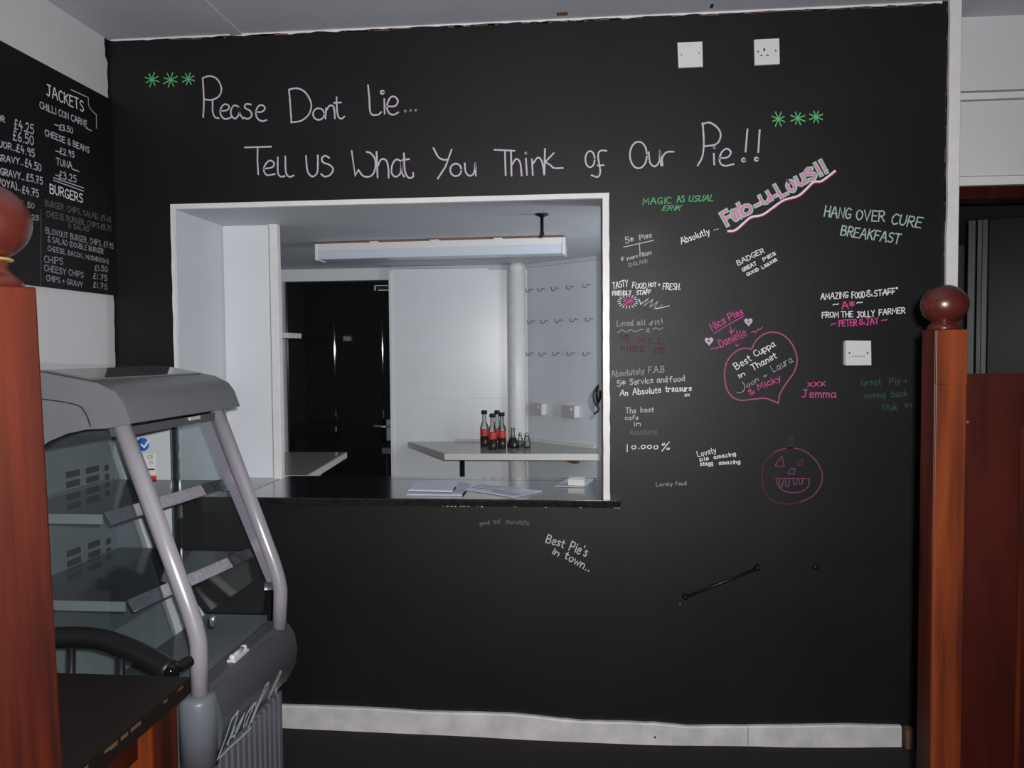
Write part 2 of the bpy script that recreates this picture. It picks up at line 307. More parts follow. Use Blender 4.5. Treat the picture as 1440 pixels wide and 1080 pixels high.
def trace(bm, bd, strokes, org, sc, wd, off=.0008, smooth=True):
    for s in strokes:
        sm = smooth and not s.startswith('/'); q = [tuple(float(v) for v in t.split(',')) for t in s.strip('/').split()]
        u = [bd.toUV(bd.hit(org[0]+x/sc, org[1]+y/sc)) for x, y in q]
        if sm and len(u) > 2: u = [Vector((v.x, v.y)) for v in curve([(a.x, a.y, 0) for a in u], 6)]
        ribbon(bm, u, wd, bd.toW, off)
def ring(cx, cy, rx, ry): return ' '.join('%.1f,%.1f' % (cx+rx*math.cos(k*math.pi/5), cy+ry*math.sin(k*math.pi/5)) for k in range(11))
def inscription(parent, m, fn, label, name='chalk_writing'):
    bm = bmesh.new(); fn(bm); me = bpy.data.meshes.new(name); bm.to_mesh(me); bm.free()
    return lab(link(name, me, m, parent), label)
# ================================================================== SETTING
CZ = 2.548
OX0, OX1, OZ0, OZ1 = onY(251, 500).x, onY(848, 500).x, .885, onY(550, 287).z    # serving hatch
bm = bmesh.new()
XR = onY(1331, 200).x
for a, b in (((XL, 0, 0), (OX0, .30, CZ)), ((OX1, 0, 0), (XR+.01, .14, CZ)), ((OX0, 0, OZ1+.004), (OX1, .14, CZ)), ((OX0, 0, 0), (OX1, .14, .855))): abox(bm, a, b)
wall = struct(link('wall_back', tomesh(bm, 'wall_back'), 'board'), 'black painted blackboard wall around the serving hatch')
wl = struct(box('wall_left', (XL-.12, -3.6, 0), (XL, 0, CZ), 'white_wall'))
struct(box('ceiling', (XL-.1, -3.6, CZ), (3.2, .16, CZ+.06), 'ceil'))
# carpet: rises a little against the skirting
skt = [(385, 992), (519, 997), (588, 1001), (719, 1005), (790, 1012), (817, 1015), (880, 1016), (921, 1018), (967, 1022), (1052, 1022), (1120, 1021), (1200, 1020), (1268, 1022)]
skb = [(385, 1023), (556, 1031), (650, 1035), (752, 1041), (850, 1045), (921, 1048), (1052, 1049), (1111, 1051), (1200, 1051), (1268, 1050)]
T = [onY(*p, -.018) for p in skt]; B = [onY(*p, -.018) for p in skb]
def lerp(L, x):
    if x <= L[0].x: return L[0].z+(0 if x > L[0].x-.01 else 0)
    for a, b in zip(L, L[1:]):
        if a.x <= x <= b.x: return a.z+(b.z-a.z)*(x-a.x)/(b.x-a.x)
    return L[-1].z
fl = bmesh.new(); nx, ny = 50, 26; gv = []
for j in range(ny+1):
    y = .02-3.6*(j/ny)**1.6; row = []
    for i in range(nx+1):
        x = XL-.05+(3.2-XL)*i/nx; z = lerp(B, x)*max(0, 1-(-y)/.7) if y < .0 else lerp(B, x)
        row.append(fl.verts.new((x, y, z)))
    gv.append(row)
for j in range(ny):
    for i in range(nx): fl.faces.new((gv[j][i], gv[j][i+1], gv[j+1][i+1], gv[j+1][i]))
struct(link('floor', tomesh(fl, 'floor'), 'carpet', smooth=True), 'dark brown carpeted floor')
# skirting
bm = bmesh.new(); ends = [XL+.02]+[t.x for t in T]+[XR]
prev = None
xs = sorted(set([XL+.005]+[t.x for t in T]+[t.x for t in B]+[(a.x+b.x)/2+random.uniform(-.02, .02) for a, b in zip(T, T[1:])]))
for x in xs:
    zt = lerp(T, x)+random.uniform(-.0012, .0012); zb = lerp(B, x)-.012
    cur = [bm.verts.new(v) for v in ((x, -.001, zt), (x, -.014, zt), (x, -.018, zt-.006), (x, -.018, zb), (x, -.001, zb))]
    if prev:
        for k in range(4): bm.faces.new((prev[k], prev[k+1], cur[k+1], cur[k]))
    prev = cur
sk = struct(link('baseboard_back', tomesh(bm, 'baseboard_back'), 'skirt'), 'chipped white skirting board under the black wall')
p = onY(1052, 1035, -.019); box('board_joint', (p.x-.0008, -.0188, p.z-.033), (p.x+.0008, -.0178, p.z+.034), 'hole', sk)
p = onY(921, 1037, -.019); lathe('knot_hole', [(.004, 0), (.004, .001)], (0, 0, 0), 'hole', sk, 8, Matrix.Translation((p.x, -.0178, p.z)) @ Matrix.Rotation(R(90), 4, 'X'))
a = onY(1275, 1030); box('skirting_return', (a.x-.012, -.03, .02), (a.x+.012, -.001, .108), 'rawwood', sk)
# ragged reddish line where black paint stops under the ceiling
for name, x0, x1, m in (('paint_edge', XL+.01, XR-.02, 'gloss_white'),):
    bm = bmesh.new(); prev = None; n = 120
    for i in range(n+1):
        x = x0+(x1-x0)*i/n; th = .004+.004*random.random()*(1 if (i % 7) else 2)
        cur = [bm.verts.new((x, -.0012, CZ)), bm.verts.new((x, -.0012, CZ-th))]
        if prev: bm.faces.new((prev[0], cur[0], cur[1], prev[1]))
        prev = cur
    lab(link('paint_edge', tomesh(bm, 'paint_edge'), m, wall), 'thin ragged white strip of bare plaster under the ceiling')
bm = bmesh.new()
for k in range(46):
    x = random.uniform(XL+.05, XR-.1); ww = random.uniform(.02, .09); z = CZ-.006-random.random()*.003
    aprism(bm, [(x, -.0016, z-.004), (x+ww, -.0016, z-.005), (x+ww, -.0016, z), (x, -.0016, z)], (0, -.0002, 0))
for k in range(26):
    z = random.uniform(1.7, 2.5); a_ = random.uniform(.0005, .003)
    aprism(bm, [(XR-.004-a_, -.0016, z), (XR-.003, -.0016, z), (XR-.003, -.0016, z+.05), (XR-.004-a_*.6, -.0016, z+.05)], (0, -.0002, 0))
lab(link('old_paint_flakes', tomesh(bm, 'flakes'), 'pink_d', wall), 'reddish old paint showing along the wall edges')['kind'] = 'stuff'
# jagged black drips on the left wall corner
bm = bmesh.new(); prev = None; n = 60
for i in range(n+1):
    z = 1.3+(CZ-1.3)*i/n; wd_ = .004+.007*random.random()+(.012 if i > 56 else 0)
    cur = [bm.verts.new((XL+.0012, 0, z)), bm.verts.new((XL+.0012, -wd_, z))]
    if prev: bm.faces.new((prev[0], cur[0], cur[1], prev[1]))
    prev = cur
lab(link('black_paint_overrun', tomesh(bm, 'overrun'), 'board', wl), 'black paint running unevenly onto the white wall corner')
# ceiling joint strip + brown mark
a = onZ(330, 42, CZ); s1 = struct(box('trim_1', (a.x-.030, -3.5, CZ-.005), (a.x+.012, 0, CZ+.001), 'ceil'), 'flat cover strip over a ceiling board joint')
bm = bmesh.new()
for k in range(14):
    y = -.05-k*.07; x = a.x-.030+random.uniform(-.002, .002); abox(bm, (x-.002, y-.055*random.random()-.01, CZ-.0056), (x+.002, y, CZ-.0048))
lab(link('crack_filler', tomesh(bm, 'filler'), 'cream', s1), 'pale filler flaking from the ceiling joint')
p = onZ(790, 19, CZ); box('ceiling_scar', (p.x-.017, p.y-.012, CZ-.002), (p.x+.02, p.y+.012, CZ+.001), 'rawwood', s1)
p = onZ(1001, 8, CZ); box('ceiling_scar', (p.x-.005, p.y-.012, CZ-.002), (p.x+.005, p.y+.012, CZ+.001), 'hole', s1)
# white vertical board at the right end of the black wall
def wobble_board(name, x0, x1, z0, z1, y0, y1, m, parent=None, n=40, amp=.0015):
    bm = bmesh.new(); prev = None
    for i in range(n+1):
        z = z0+(z1-z0)*i/n; e = random.uniform(-amp, amp)
        cur = [bm.verts.new(v) for v in ((x0+e, y1, z), (x0+e, y0+.002, z), (x0+e+.002, y0, z), (x1-.002, y0, z), (x1, y0+.002, z), (x1, y1, z))]
        if prev:
            for k in range(6): bm.faces.new((prev[k], prev[(k+1) % 6], cur[(k+1) % 6], cur[k]))
        else: bm.faces.new(cur[::-1])
        prev = cur
    bm.faces.new(prev); return link(name, tomesh(bm, name), m, parent)
XT1 = onY(1349, 200).x-.004
struct(wobble_board('trim_2', XR, XT1, .0, CZ, -.016, .16, 'gloss_white'), 'white vertical board at the right end of the black wall')
# right: bulkhead over a doorway
YB = .14
def zB(y_, x_=1400): return onY(x_, y_, YB).z
wr = struct(box('wall_right', (XT1, YB, zB(128)+.004), (3.2, YB+.12, CZ), 'white_wall'), 'white bulkhead over the side doorway')
struct(box('trim_3', (XT1, YB-.012, zB(140)), (3.2, YB+.10, zB(131)), 'gloss_white', bevel=.003), 'white moulding strip across the bulkhead')
struct(box('wall_bulkhead', (XT1, YB-.003, zB(247)), (3.2, YB+.12, zB(142)), 'white_wall'), 'lower white board of the bulkhead')
struct(box('trim_4', (XT1, YB-.016, zB(261)), (3.2, YB+.06, zB(249)), 'gloss_white', bevel=.002), 'white architrave over the side doorway')
struct(box('trim_5', (XT1, YB-.004, zB(279)), (3.2, YB+.10, zB(262)), 'mahog_pan', bevel=.003), 'dark red wooden lintel of the side doorway')
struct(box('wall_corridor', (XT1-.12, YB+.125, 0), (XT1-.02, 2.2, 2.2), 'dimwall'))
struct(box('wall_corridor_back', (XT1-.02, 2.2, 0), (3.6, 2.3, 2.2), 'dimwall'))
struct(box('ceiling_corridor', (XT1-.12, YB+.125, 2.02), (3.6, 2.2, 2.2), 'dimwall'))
struct(box('floor_corridor', (XT1-.12, .025, -.05), (3.6, 2.2, .0), 'carpet'))
a = onY(1372, 400, .8); b = onY(1440, 480, .8)
dirn = Vector((b.x, b.y-CAM_Y, 0)).normalized(); leafd = Vector((dirn.y, -dirn.x, 0))
mt = Matrix.Translation((a.x, a.y, 0)) @ Matrix.Rotation(math.atan2(leafd.y, leafd.x), 4, 'Z')
dr = struct(box('door_2', (.046, 0, .01), (.85, .04, 1.95), 'dark_d', mtx=mt, bevel=.002), 'dark door standing ajar in the side doorway')
box('door_post', (-.03, -.03, 0), (.0, .06, 1.95), 'grey_d', dr, .003, mtx=mt)
box('door_post', (.005, -.012, 0), (.022, .05, 1.95), 'hoodtop', dr, .002, mtx=mt)
box('door_post', (.022, -.03, 0), (.045, .06, 1.95), 'grey_d', dr, .003, mtx=mt)
# ------------------------------------------------------------------ serving hatch: white lining, soffit, kitchen
hz = OZ1
def hatch_trim():
    r = struct(link('window_1', bpy.data.meshes.new('e'), None), 'white painted lining of the serving hatch'); return r
fx0, fx1 = onY(242, 400, -.012).x, onY(857, 400, -.012).x
hz1 = onY(550, 279, -.012).z
bm = bmesh.new()
for (x0, z0, x1, z1) in ((fx0, .80, OX0, hz1), (OX1, .885, fx1, hz1+.0)):
    n = 30; prev = None
    for i in range(n+1):
        z = z0+(z1-z0)*i/n; e1, e2 = random.uniform(-.0012, .0012), random.uniform(-.0006, .0006)
        L_ = x0+(e1 if x0 == fx0 else e2); R_ = x1+(e2 if x0 == fx0 else e1)
        cur = [bm.verts.new(v) for v in ((L_, 0, z), (L_, -.012, z), (R_, -.012, z), (R_, 0, z))]
        if prev:
            for k in range(4): bm.faces.new((prev[k], prev[(k+1) % 4], cur[(k+1) % 4], cur[k]))
        else: bm.faces.new(cur[::-1])
        prev = cur
    bm.faces.new(prev)
abox(bm, (OX0, -.012, OZ1), (OX1, 0, hz1))
win = struct(link('window_1', tomesh(bm, 'window_1'), 'gloss_white'), 'white painted frame of the serving hatch')
YP = .378                                   # partition plane behind the hatch
ZS = 1.930
box('lining_left', (OX0-.01, 0, .86), (OX0+.002, YP, hz), 'kwall', win)
box('lining_right', (OX1-.002, 0, .86), (OX1+.012, .14, hz), 'pink_d', win)
lab(box('lining_right', (OX1-.0035, .002, .86), (OX1+.0, .14, hz), 'dimwall', win), 'side lining with its shade put into the dark grey')  # shadow on the right reveal put into the lining colour
pl, pr = onY(325, 400, YP).x, onY(383, 500, YP).x
struct(box('wall_partition', (-2.3, YP, 0), (pr, YP+.012, hz+.02), 'kitchen'), 'white panel closing the left side of the hatch')
p2 = onY(393, 500, YP-.02).x
t6 = struct(wobble_board('trim_6', pr, p2, .885, hz, YP-.022, YP+.012, 'gloss_white', amp=.0006), 'white edge strip at the end of the partition')
box('groove', (pr+.004, YP-.0225, .89), (pr+.006, YP-.021, hz-.002), 'dimwall', t6)
YK = 2.0
nW = None
cs = onZ(742, 376, ZS); cs = Vector((onY(742, 500, YK).x, YK, 0))
dW = Vector((.751, -.66, 0)).normalized(); nW = Vector((-dW.y*-1, -dW.x, 0)); nW = Vector((-.66, -.751, 0)).normalized()
struct(box('ceiling_kitchen', (-2.4, .003, hz), (XR-.05, YK+.2, hz+.06), 'ksoffit'), 'low grey ceiling of the kitchen')
struct(box('floor_kitchen', (-2.4, .15, -.06), (XT1-.13, YK+.2, 0), 'lam_grey'))
struct(box('wall_kitchen_left', (-2.4, YP+.05, 0), (-2.3, YK, hz), 'kwall'))
# kitchen back wall with door
dx0, dx1 = onY(401, 520, YK).x, onY(553, 520, YK).x; dz1 = onY(480, 395, YK).z
bm = bmesh.new(); abox(bm, (-2.4, YK, 0), (dx0, YK+.1, hz)); abox(bm, (dx0, YK, dz1), (dx1, YK+.1, hz)); abox(bm, (dx1, YK, 0), (cs.x+.05, YK+.1, hz))
struct(link('wall_kitchen_back', tomesh(bm, 'wkb'), 'kwall'))
xq0, xq1 = onY(555, 500, YK).x, onY(714, 500, YK).x
rp = struct(link('wall_panel', bpy.data.meshes.new('x'), None)) if False else None
zj = onY(630, 560, YK).z
kp = Matrix.Translation((xq1, YK-.022, 0)) @ Matrix.Rotation(R(4.2), 4, 'Z')
struct(box('trim_7', (xq0-xq1, 0, zj), (0, .012, onY(630, 379, YK).z), 'kitchen', mtx=kp, bevel=.001), 'large glossy white wall panel beside the black door')
struct(box('trim_8', (xq0-xq1, .001, 0), (0, .012, zj), 'kitchen', mtx=kp, bevel=.001), 'lower white wall panel beside the black door')
struct(box('trim_9', (dx0-.03, YK-.02, dz1), (dx1+.0, YK+.0, dz1+.07), 'kitchen', bevel=.002), 'white door head board')
struct(box('trim_10', (dx0-.035, YK-.02, 0), (dx0, YK, dz1), 'kitchen', bevel=.002), 'white left door jamb')
struct(box('trim_11', (dx1, YK-.085, 0), (xq0+.002, YK, hz-.03), 'gloss_white', bevel=.002), 'narrow white right door jamb')
struct(box('trim_12', (dx1, YK-.03, hz-.03), (cs.x, YK, hz), 'ksoffit', bevel=.003), 'ceiling batten over the kitchen panel')
door = struct(box('door_1', (dx0+.004, YK+.02, .01), (dx1-.004, YK+.06, dz1-.004), 'blackp', bevel=.002), 'gloss black kitchen door')
mid = (dx0+dx1)/2
for (a_, b_) in ((dx0+.07, mid-.03), (mid+.03, dx1-.07)):
    for (c_, d_) in ((.15, .72), (.85, 1.16), (1.24, dz1-.10)):
        bm = bmesh.new(); vs = abox(bm, (a_, YK+.006, c_), (b_, YK+.021, d_))
        link('door_panel', tomesh(bm, 'dp', .010, 2), 'blackp', door)
hp = onY(548, 605, YK); pl_ = lab(box('handle_plate', (hp.x-.022, YK+.008, hp.z-.065), (hp.x+.022, YK+.02, hp.z+.065), 'chrome', door, .003), 'chrome backplate')
tube('lever', [(hp.x, YK+.008, hp.z+.025), (hp.x, YK-.035, hp.z+.025), (hp.x-.03, YK-.042, hp.z+.026), (hp.x-.09, YK-.04, hp.z+.032)], .007, 'chrome', pl_)
p = onY(540, 405, YK); cl = lab(box('door_closer', (p.x-.055, YK-.02, p.z-.018), (p.x+.05, YK+.02, p.z+.018), 'blackm', door, .004), 'dark door closer')
bm = bmesh.new(); abox(bm, (p.x-.055, YK-.022, p.z-.016), (p.x-.047, YK-.02, p.z+.016)); abox(bm, (p.x-.055, YK-.022, p.z+.011), (p.x+.05, YK-.02, p.z+.015)); abox(bm, (p.x-.03, YK-.022, p.z-.018), (p.x+.05, YK-.02, p.z-.012))
link('closer_edge', tomesh(bm, 'ce'), 'cream', cl)
p = onY(545, 634, YK); box('letter_plate', (p.x-.035, YK+.0, p.z-.018), (p.x+.03, YK+.02, p.z+.018), 'dimwall', door, .002)
# splayed right kitchen wall
Lw = 1.88
mW = Matrix.Translation(cs) @ Matrix.Rotation(math.atan2(dW.y, dW.x), 4, 'Z')     # local x along wall, local -y toward the room
struct(box('wall_kitchen_right', (-.1, 0, 0), (Lw, .08, hz), 'kwall', mtx=mW), 'pale splayed kitchen wall with cup hooks')
struct(box('trim_13', (.0, -.03, hz-.022), (Lw-.3, 0, hz), 'ksoffit', mtx=mW, bevel=.003), 'ceiling batten on the splayed wall')
# round white pipe in the corner
pc = onY(727, 500, 1.915)
struct(lathe('trim_14', [(.052, 0), (.052, hz-.06), (.046, hz-.055), (.052, hz-.03), (.04, hz)], (pc.x, 1.915, 0), 'gloss_white', seg=28), 'white boxed pipe in the kitchen corner')
# ------------------------------------------------------------------ hooks on the splayed wall
HK = [[(745.3, 408.3), (762.4, 407), (781.6, 406.2), (802.6, 403.9), (825.4, 401.8)], [(748.1, 452.4), (766.8, 452.1), (786.8, 451), (808, 450), (829.5, 449)], [(746, 497.2), (764.2, 497.7), (783.4, 497.2), (803.6, 497), (826.2, 497.5)]]
def hook_mesh():
    bm = bmesh.new(); pts = [(.004, 0, .010), (.002, -.012, .010), (-.004, -.018, .010)]
    for k in range(9): a_ = R(60+k*32); pts.append((-.002+.013*math.cos(a_), -.020-.001*k, -.002+.013*math.sin(a_)))
    atube(bm, [(.024, -.001, .001), (.018, -.012, .004), (.013, -.017, .003)]+[(.0125*math.cos(R(-8-k*27)), -.018-.001*k, .0125*math.sin(R(-8-k*27))) for k in range(1, 9)], .0019, 8)
    return bm
hm = None; ordn = ['first', 'second', 'third', 'fourth', 'fifth']; rown = ['top', 'middle', 'bottom']
for j, row in enumerate(HK):
    for i, (x, y) in enumerate(row):
        q = onP(x, y, cs, nW)
        if hm is None: ho = link('cup_hook', tomesh(hook_mesh(), 'cup_hook'), 'chrome_dark' if 'chrome_dark' in M else 'blackm', smooth=True); hm = ho
        else: ho = hm.copy(); COL.objects.link(ho)
        ho.matrix_world = Matrix.Translation((q.x, q.y, q.z)) @ Matrix.Rotation(math.atan2(dW.y, dW.x), 4, 'Z')
        tag(ho, 'small dark cup hook, %s from the pipe in the %s row of hooks' % (ordn[i], rown[j]), 'hook', 'cup hooks on the kitchen wall')
# sockets on the splayed wall
for i, (x, y, s) in enumerate(((761, 575, 'left one, nearer the white pipe'), (806.5, 578.5, 'right one, nearer the hatch frame'))):
    q = onP(x, y, cs, nW)
    mS = Matrix.Translation(q) @ Matrix.Rotation(math.atan2(dW.y, dW.x), 4, 'Z')
    t = root('wall_socket', q, 'pinkish surface mounted socket on the splayed kitchen wall, %s' % s, 'socket', 'kitchen wall sockets')
    box('back_box', (-.046, -.044, -.034), (.046, 0, .034), 'white_pl', t, .004, mtx=mS)
    f = box('face_plate', (-.048, -.050, -.036), (.048, -.042, .036), 'pinkish', t, .003, mtx=mS)
    box('switch', (.02, -.053, .006), (.030, -.049, .024), 'white_pl', f, .001, mtx=mS)
# ------------------------------------------------------------------ corner worktop and side table in kitchen
def corner_table():
    z1 = .86; t = root('corner_worktop', (-.45, 1.8, 0), 'grey topped corner worktop with white edge holding the bottles', 'worktop')
    A, B2, C2 = onZ(569, 621, z1), onZ(625, 638, z1), onZ(838, 641, z1)
    k = Vector((A.x, YK-.026, 0)); D2 = cs+dW*((C2.x-cs.x)/dW.x+.0); dd = cs
    pts = [Vector((A.x, YK-.028, 0)), Vector((B2.x, B2.y, 0)), Vector((C2.x+.02, B2.y+.012, 0))]
    # meet the splayed wall
    sx = (C2.x+.02-cs.x)/dW.x; near = cs+dW*sx
    pts += [Vector((near.x, near.y-.006, 0)), Vector((cs.x-.01, YK-.030, 0))]
    top = prism('worktop', [(p.x, p.y, z1-.034) for p in pts], (0, 0, .034), 'cream', t, .002)
    c = sum(pts, Vector())/len(pts)
    lab(prism('laminate_surface', [(c.x+(p.x-c.x)*.993, c.y+(p.y-c.y)*.985, z1) for p in pts], (0, 0, .0012), 'lam_grey', t), 'shiny grey laminate surface')
    box('rear_upstand', (A.x, YK-.045, z1+.001), (cs.x-.02, YK-.029, z1+.016), 'cream', t)
    box('side_upstand', (.03, -.022, z1+.001), (sx-.02, -.004, z1+.016), 'cream', t, mtx=mW)
    lg = onZ(646, 648, .82); tube('leg', [(lg.x, B2.y+.12, 0), (lg.x, B2.y+.12, z1-.034)], .013, 'blackm', t)
    lg = onP(807, 655, cs+nW*.03, nW)
    lab(prism('bracket', [(.12, -.006, z1-.035), (.42, -.006, z1-.035), (.42, -.006, z1-.095), (.38, -.006, z1-.095)], (0, -.03, 0), 'rawwood', t), 'brown wooden support wedge')
    o = bpy.data.objects['bracket']; o.matrix_world = mW
    o.parent = t; o.matrix_parent_inverse = Matrix.Translation(-Vector(t.location))
    b_ = onY(595, 640, YK-.2); box('batten', (A.x+.16, YK-.12, z1-.06), (A.x+.26, YK-.03, z1-.034), 'rawwood', t)
corner_table()
def left_table():
    z1 = .86; a, b = onZ(488, 634, z1), onZ(440, 664, z1); a.y = min(a.y, 1.7)
    t = root('side_table', (-1.5, 1.1, 0), 'white topped side table left of the black kitchen door', 'table')
    a = onZ(488, 636, z1); b = onZ(448, 660, z1)
    pts = [(-2.29, a.y, z1-.03), (-2.29, .6, z1-.03), (b.x+(b.x-a.x)*.0+.02, .6, z1-.03)]
    k = (b.x-a.x)/(b.y-a.y); pts = [(-2.2, a.y, z1-.03), (-2.2, .62, z1-.03), (a.x+k*(.62-a.y), .62, z1-.03), (a.x, a.y, z1-.03)]
    prism('table_top', pts, (0, 0, .03), 'cream', t, .002)
    prism('laminate_surface', [(p[0]-(0.008 if p[0] > -2 else 0), p[1], z1) for p in pts], (0, 0, .001), 'lam_grey', t)
    g = onZ(467, 655, z1)
    for x, y in ((a.x-.12, a.y-.12), (-2.1, a.y-.1), (-2.1, .7), (a.x+k*(.7-a.y)-.06, .7)): tube('leg', [(x, y, 0), (x, y, z1-.03)], .012, 'chrome', t)
    p = onY(405, 472, 1.5); t2 = root('wall_ledge', (p.x-.1, 1.5, p.z), 'short white shelf end sticking out beside the black kitchen door', 'shelf')
    box('shelf_board', (-2.3, 1.42, p.z-.014), (onY(413, 472, 1.5).x, 1.62, p.z+.014), 'gloss_white', t2, .003)
    box('bracket', (-2.3, 1.49, p.z-.12), (-2.28, 1.53, p.z-.014), 'chrome', t2)
left_table()
# ------------------------------------------------------------------ fluorescent light + pendant stub
def strip_light():
    a = onZ(443, 341, hz-.003); b = onZ(795, 331, hz-.003); L = (b-a).length; ang = math.atan2(b.y-a.y, b.x-a.x)
    mm = Matrix.Translation((a.x, a.y, hz)) @ Matrix.Rotation(ang, 4, 'Z')
    t = root('strip_light', ((a.x+b.x)/2, (a.y+b.y)/2, hz), 'long white fluorescent strip light, unlit, on the kitchen ceiling', 'light')
    lab(box('mounting_batten', (.01, .0, -.012), (L-.01, .09, .0), 'rawwood', t, mtx=mm), 'brown wooden batten')
    box('body', (0, -.005, -.043), (L, .10, -.010), 'white_pl', t, .003, mtx=mm)
    box('diffuser', (.012, -.004, -.084), (L-.012, .095, -.040), 'diff', t, .006, mtx=mm)
    for x in (0, L-.014): box('end_cap', (x, -.008, -.088), (x+.014, .10, -.010), 'white_pl', t, .003, mtx=mm)
    for k in (.245, .49, .74): box('clip', (L*k-.02, -.012, -.018), (L*k+.02, .0, -.006), 'white_pl', t, .002, mtx=mm)
strip_light()
p = onZ(762, 301, hz); t = root('ceiling_stub', (p.x, p.y, hz), 'small black flanged stub hanging from the kitchen ceiling', 'fixture')
lathe('flange', [(.026, 0), (.026, -.004), (.012, -.010), (.009, -.012)], (p.x, p.y, hz), 'blackm', t, 20)
lathe('stem', [(.0065, -.008), (.0065, -.07), (.009, -.072), (.009, -.082), (.004, -.086)], (p.x, p.y, hz), 'blackm', t, 14)
# ------------------------------------------------------------------ counter
ZC = .886
ct = root('serving_counter', (-.6, .2, 0), 'black speckled serving counter with worn front edge in the hatch', 'counter')
cxr = onY(873, 706, -.06).x
bm = bmesh.new(); abox(bm, (OX0+.003, -.001, ZC-.027), (OX1-.003, .375, ZC)); abox(bm, (pr+.03, .37, ZC-.027), (OX1-.003, .448, ZC))
link('worktop', tomesh(bm, 'worktop'), 'counter', ct)
prism('front_edge', [(OX0-.05, -.001, ZC-.028), (OX0-.05, -.045, ZC-.024), (OX0-.05, -.05, ZC-.004), (OX0-.05, -.046, ZC), (OX0-.05, -.001, ZC)], (cxr-OX0+.05, 0, 0), 'counter_edge', ct, 0)
prism('front_surface', [(OX0-.05, -.001, ZC), (OX0-.05, -.045, ZC), (cxr-.002, -.045, ZC), (cxr-.002, -.001, ZC)], (0, 0, .0006), 'counter', ct)
lab(box('chipped_end', (cxr-.0005, -.040, ZC-.026), (cxr+.003, -.006, ZC-.004), 'blackm', ct), 'exposed board end')
lab(box('left_reflection', (OX0+.003, .08, ZC+.0005), (pr+.028, .377, ZC+.003), 'kwall', ct), 'pale strip of painted reflection at the left end of the counter')  # reflection of the left reveal laid on as a pale sheet
bm = bmesh.new()
for k in range(16):
    x = -.5+k*.012+random.uniform(-.004, .004) if k < 11 else random.uniform(-.4, .1)
    abox(bm, (x, -.006, ZC-.032-random.random()*.003), (x+random.uniform(.006, .014), -.0008, ZC-.028))
p = onY(868, 717, -.005); abox(bm, (p.x-.012, -.006, ZC-.034), (p.x+.012, -.0008, ZC-.028))
lab(link('sealant_bits', tomesh(bm, 'sb'), 'cream', ct), 'crumbs of white sealant under the edge')['kind'] = 'stuff'
# papers
def leaflet(name, px, th, m, label, z0=ZC+.001, grp='leaflets on the counter', m2=None, extra=None):
    q = [onZ(x, y, z0+th) for x, y in px]; t = prism(name, [(v.x, v.y, z0) for v in q], (0, 0, th), m, None); tag(t, label, 'leaflet', grp)
    if extra: extra(t, q, z0+th)
    return t
def page(t, q, z):
    c = sum(q, Vector())/4; prism('top_page', [(c.x+(v.x-c.x)*.97, c.y+(v.y-c.y)*.97, z+.0003) for v in q], (0, 0, .0012), 'paper', t)
def printing(t, q, z):
    c = sum(q, Vector())/4; bm = bmesh.new()
    for (u0, v0, u1, v1) in ((.08, .55, .6, .62), (.08, .72, .5, .78), (.45, .2, .9, .34)):
        P_ = lambda u, v: q[0].lerp(q[3], u).lerp(q[1].lerp(q[2], u), v)
        a_, b_, c_, d_ = P_(u0, v0), P_(u1, v0), P_(u1, v1), P_(u0, v1)
        f = [bm.verts.new((k.x, k.y, z+.0018)) for k in (a_, b_, c_, d_)]; bm.faces.new(f)
    link('printed_block', tomesh(bm, 'pb'), 'paper2', t)
leaflet('leaflet', [(572, 695), (578, 689), (648, 690), (650, 696)], .004, 'paper', 'bottom leaflet with a thick white folded edge, left end of the counter papers')
leaflet('leaflet', [(637, 694), (646, 677), (662, 680), (650, 694)], .003, 'paper2', 'dark grey printed leaflet poking out behind the left white ones', ZC+.0055)
leaflet('leaflet', [(574, 689), (582, 677.5), (642, 677), (636, 690.5)], .004, 'paper', 'upper white leaflet of the left pile on the counter', ZC+.009, extra=page)
leaflet('leaflet', [(654, 688), (668, 681), (762, 690), (726, 699)], .003, 'paper', 'wide white printed leaflet in the middle of the counter', ZC+.001, extra=printing)
leaflet('leaflet', [(664, 684), (676, 680.5), (735, 686), (722, 690)], .002, 'paper2', 'grey printed leaflet lying on the wide white one', ZC+.0065, extra=None)
leaflet('leaflet', [(780, 683.5), (801, 671.5), (834, 673.5), (820, 684.5)], .003, 'paper2', 'small grey leaflet at the right end of the counter under a white block')
q = [onZ(*c, ZC+.006) for c in ((799, 681.5), (801, 678), (822, 678.5), (822, 682.5))]
er = tag(prism('eraser_block', [(v.x, v.y, ZC+.0045) for v in q], (0, 0, .022), 'white_pl', None, .003), 'small white block lying on the right grey leaflet', 'block')
# handset hanging on the right lining
t = root('hanging_strap', (OX1-.006, .10, 1.27), 'curved black strap with a hooked tail hanging on the right hatch lining', 'strap')
xh = OX1-.014
def hs(x, y): v = onY(x, y, .12); return (min(v.x, xh), .12, v.z)
tube('strap_body', [hs(843, 541), hs(842, 548), hs(841.5, 560), hs(841, 566)], [.004, .010, .010, .006], 'blackm', t)
tube('strap_loop', curve([hs(843, 543), hs(839, 545), hs(835, 553), hs(835, 562), hs(838, 569), hs(842, 574)], 6), .0035, 'blackm', t, 8)
tube('strap_tail', curve([hs(841, 566), hs(840, 571), hs(844, 574), hs(841, 578), hs(835, 582)], 5), .004, 'blackm', t, 8)
box('wall_bracket', (OX1-.012, .105, 1.26), (OX1-.0036, .135, 1.29), 'blackm', t, .002)
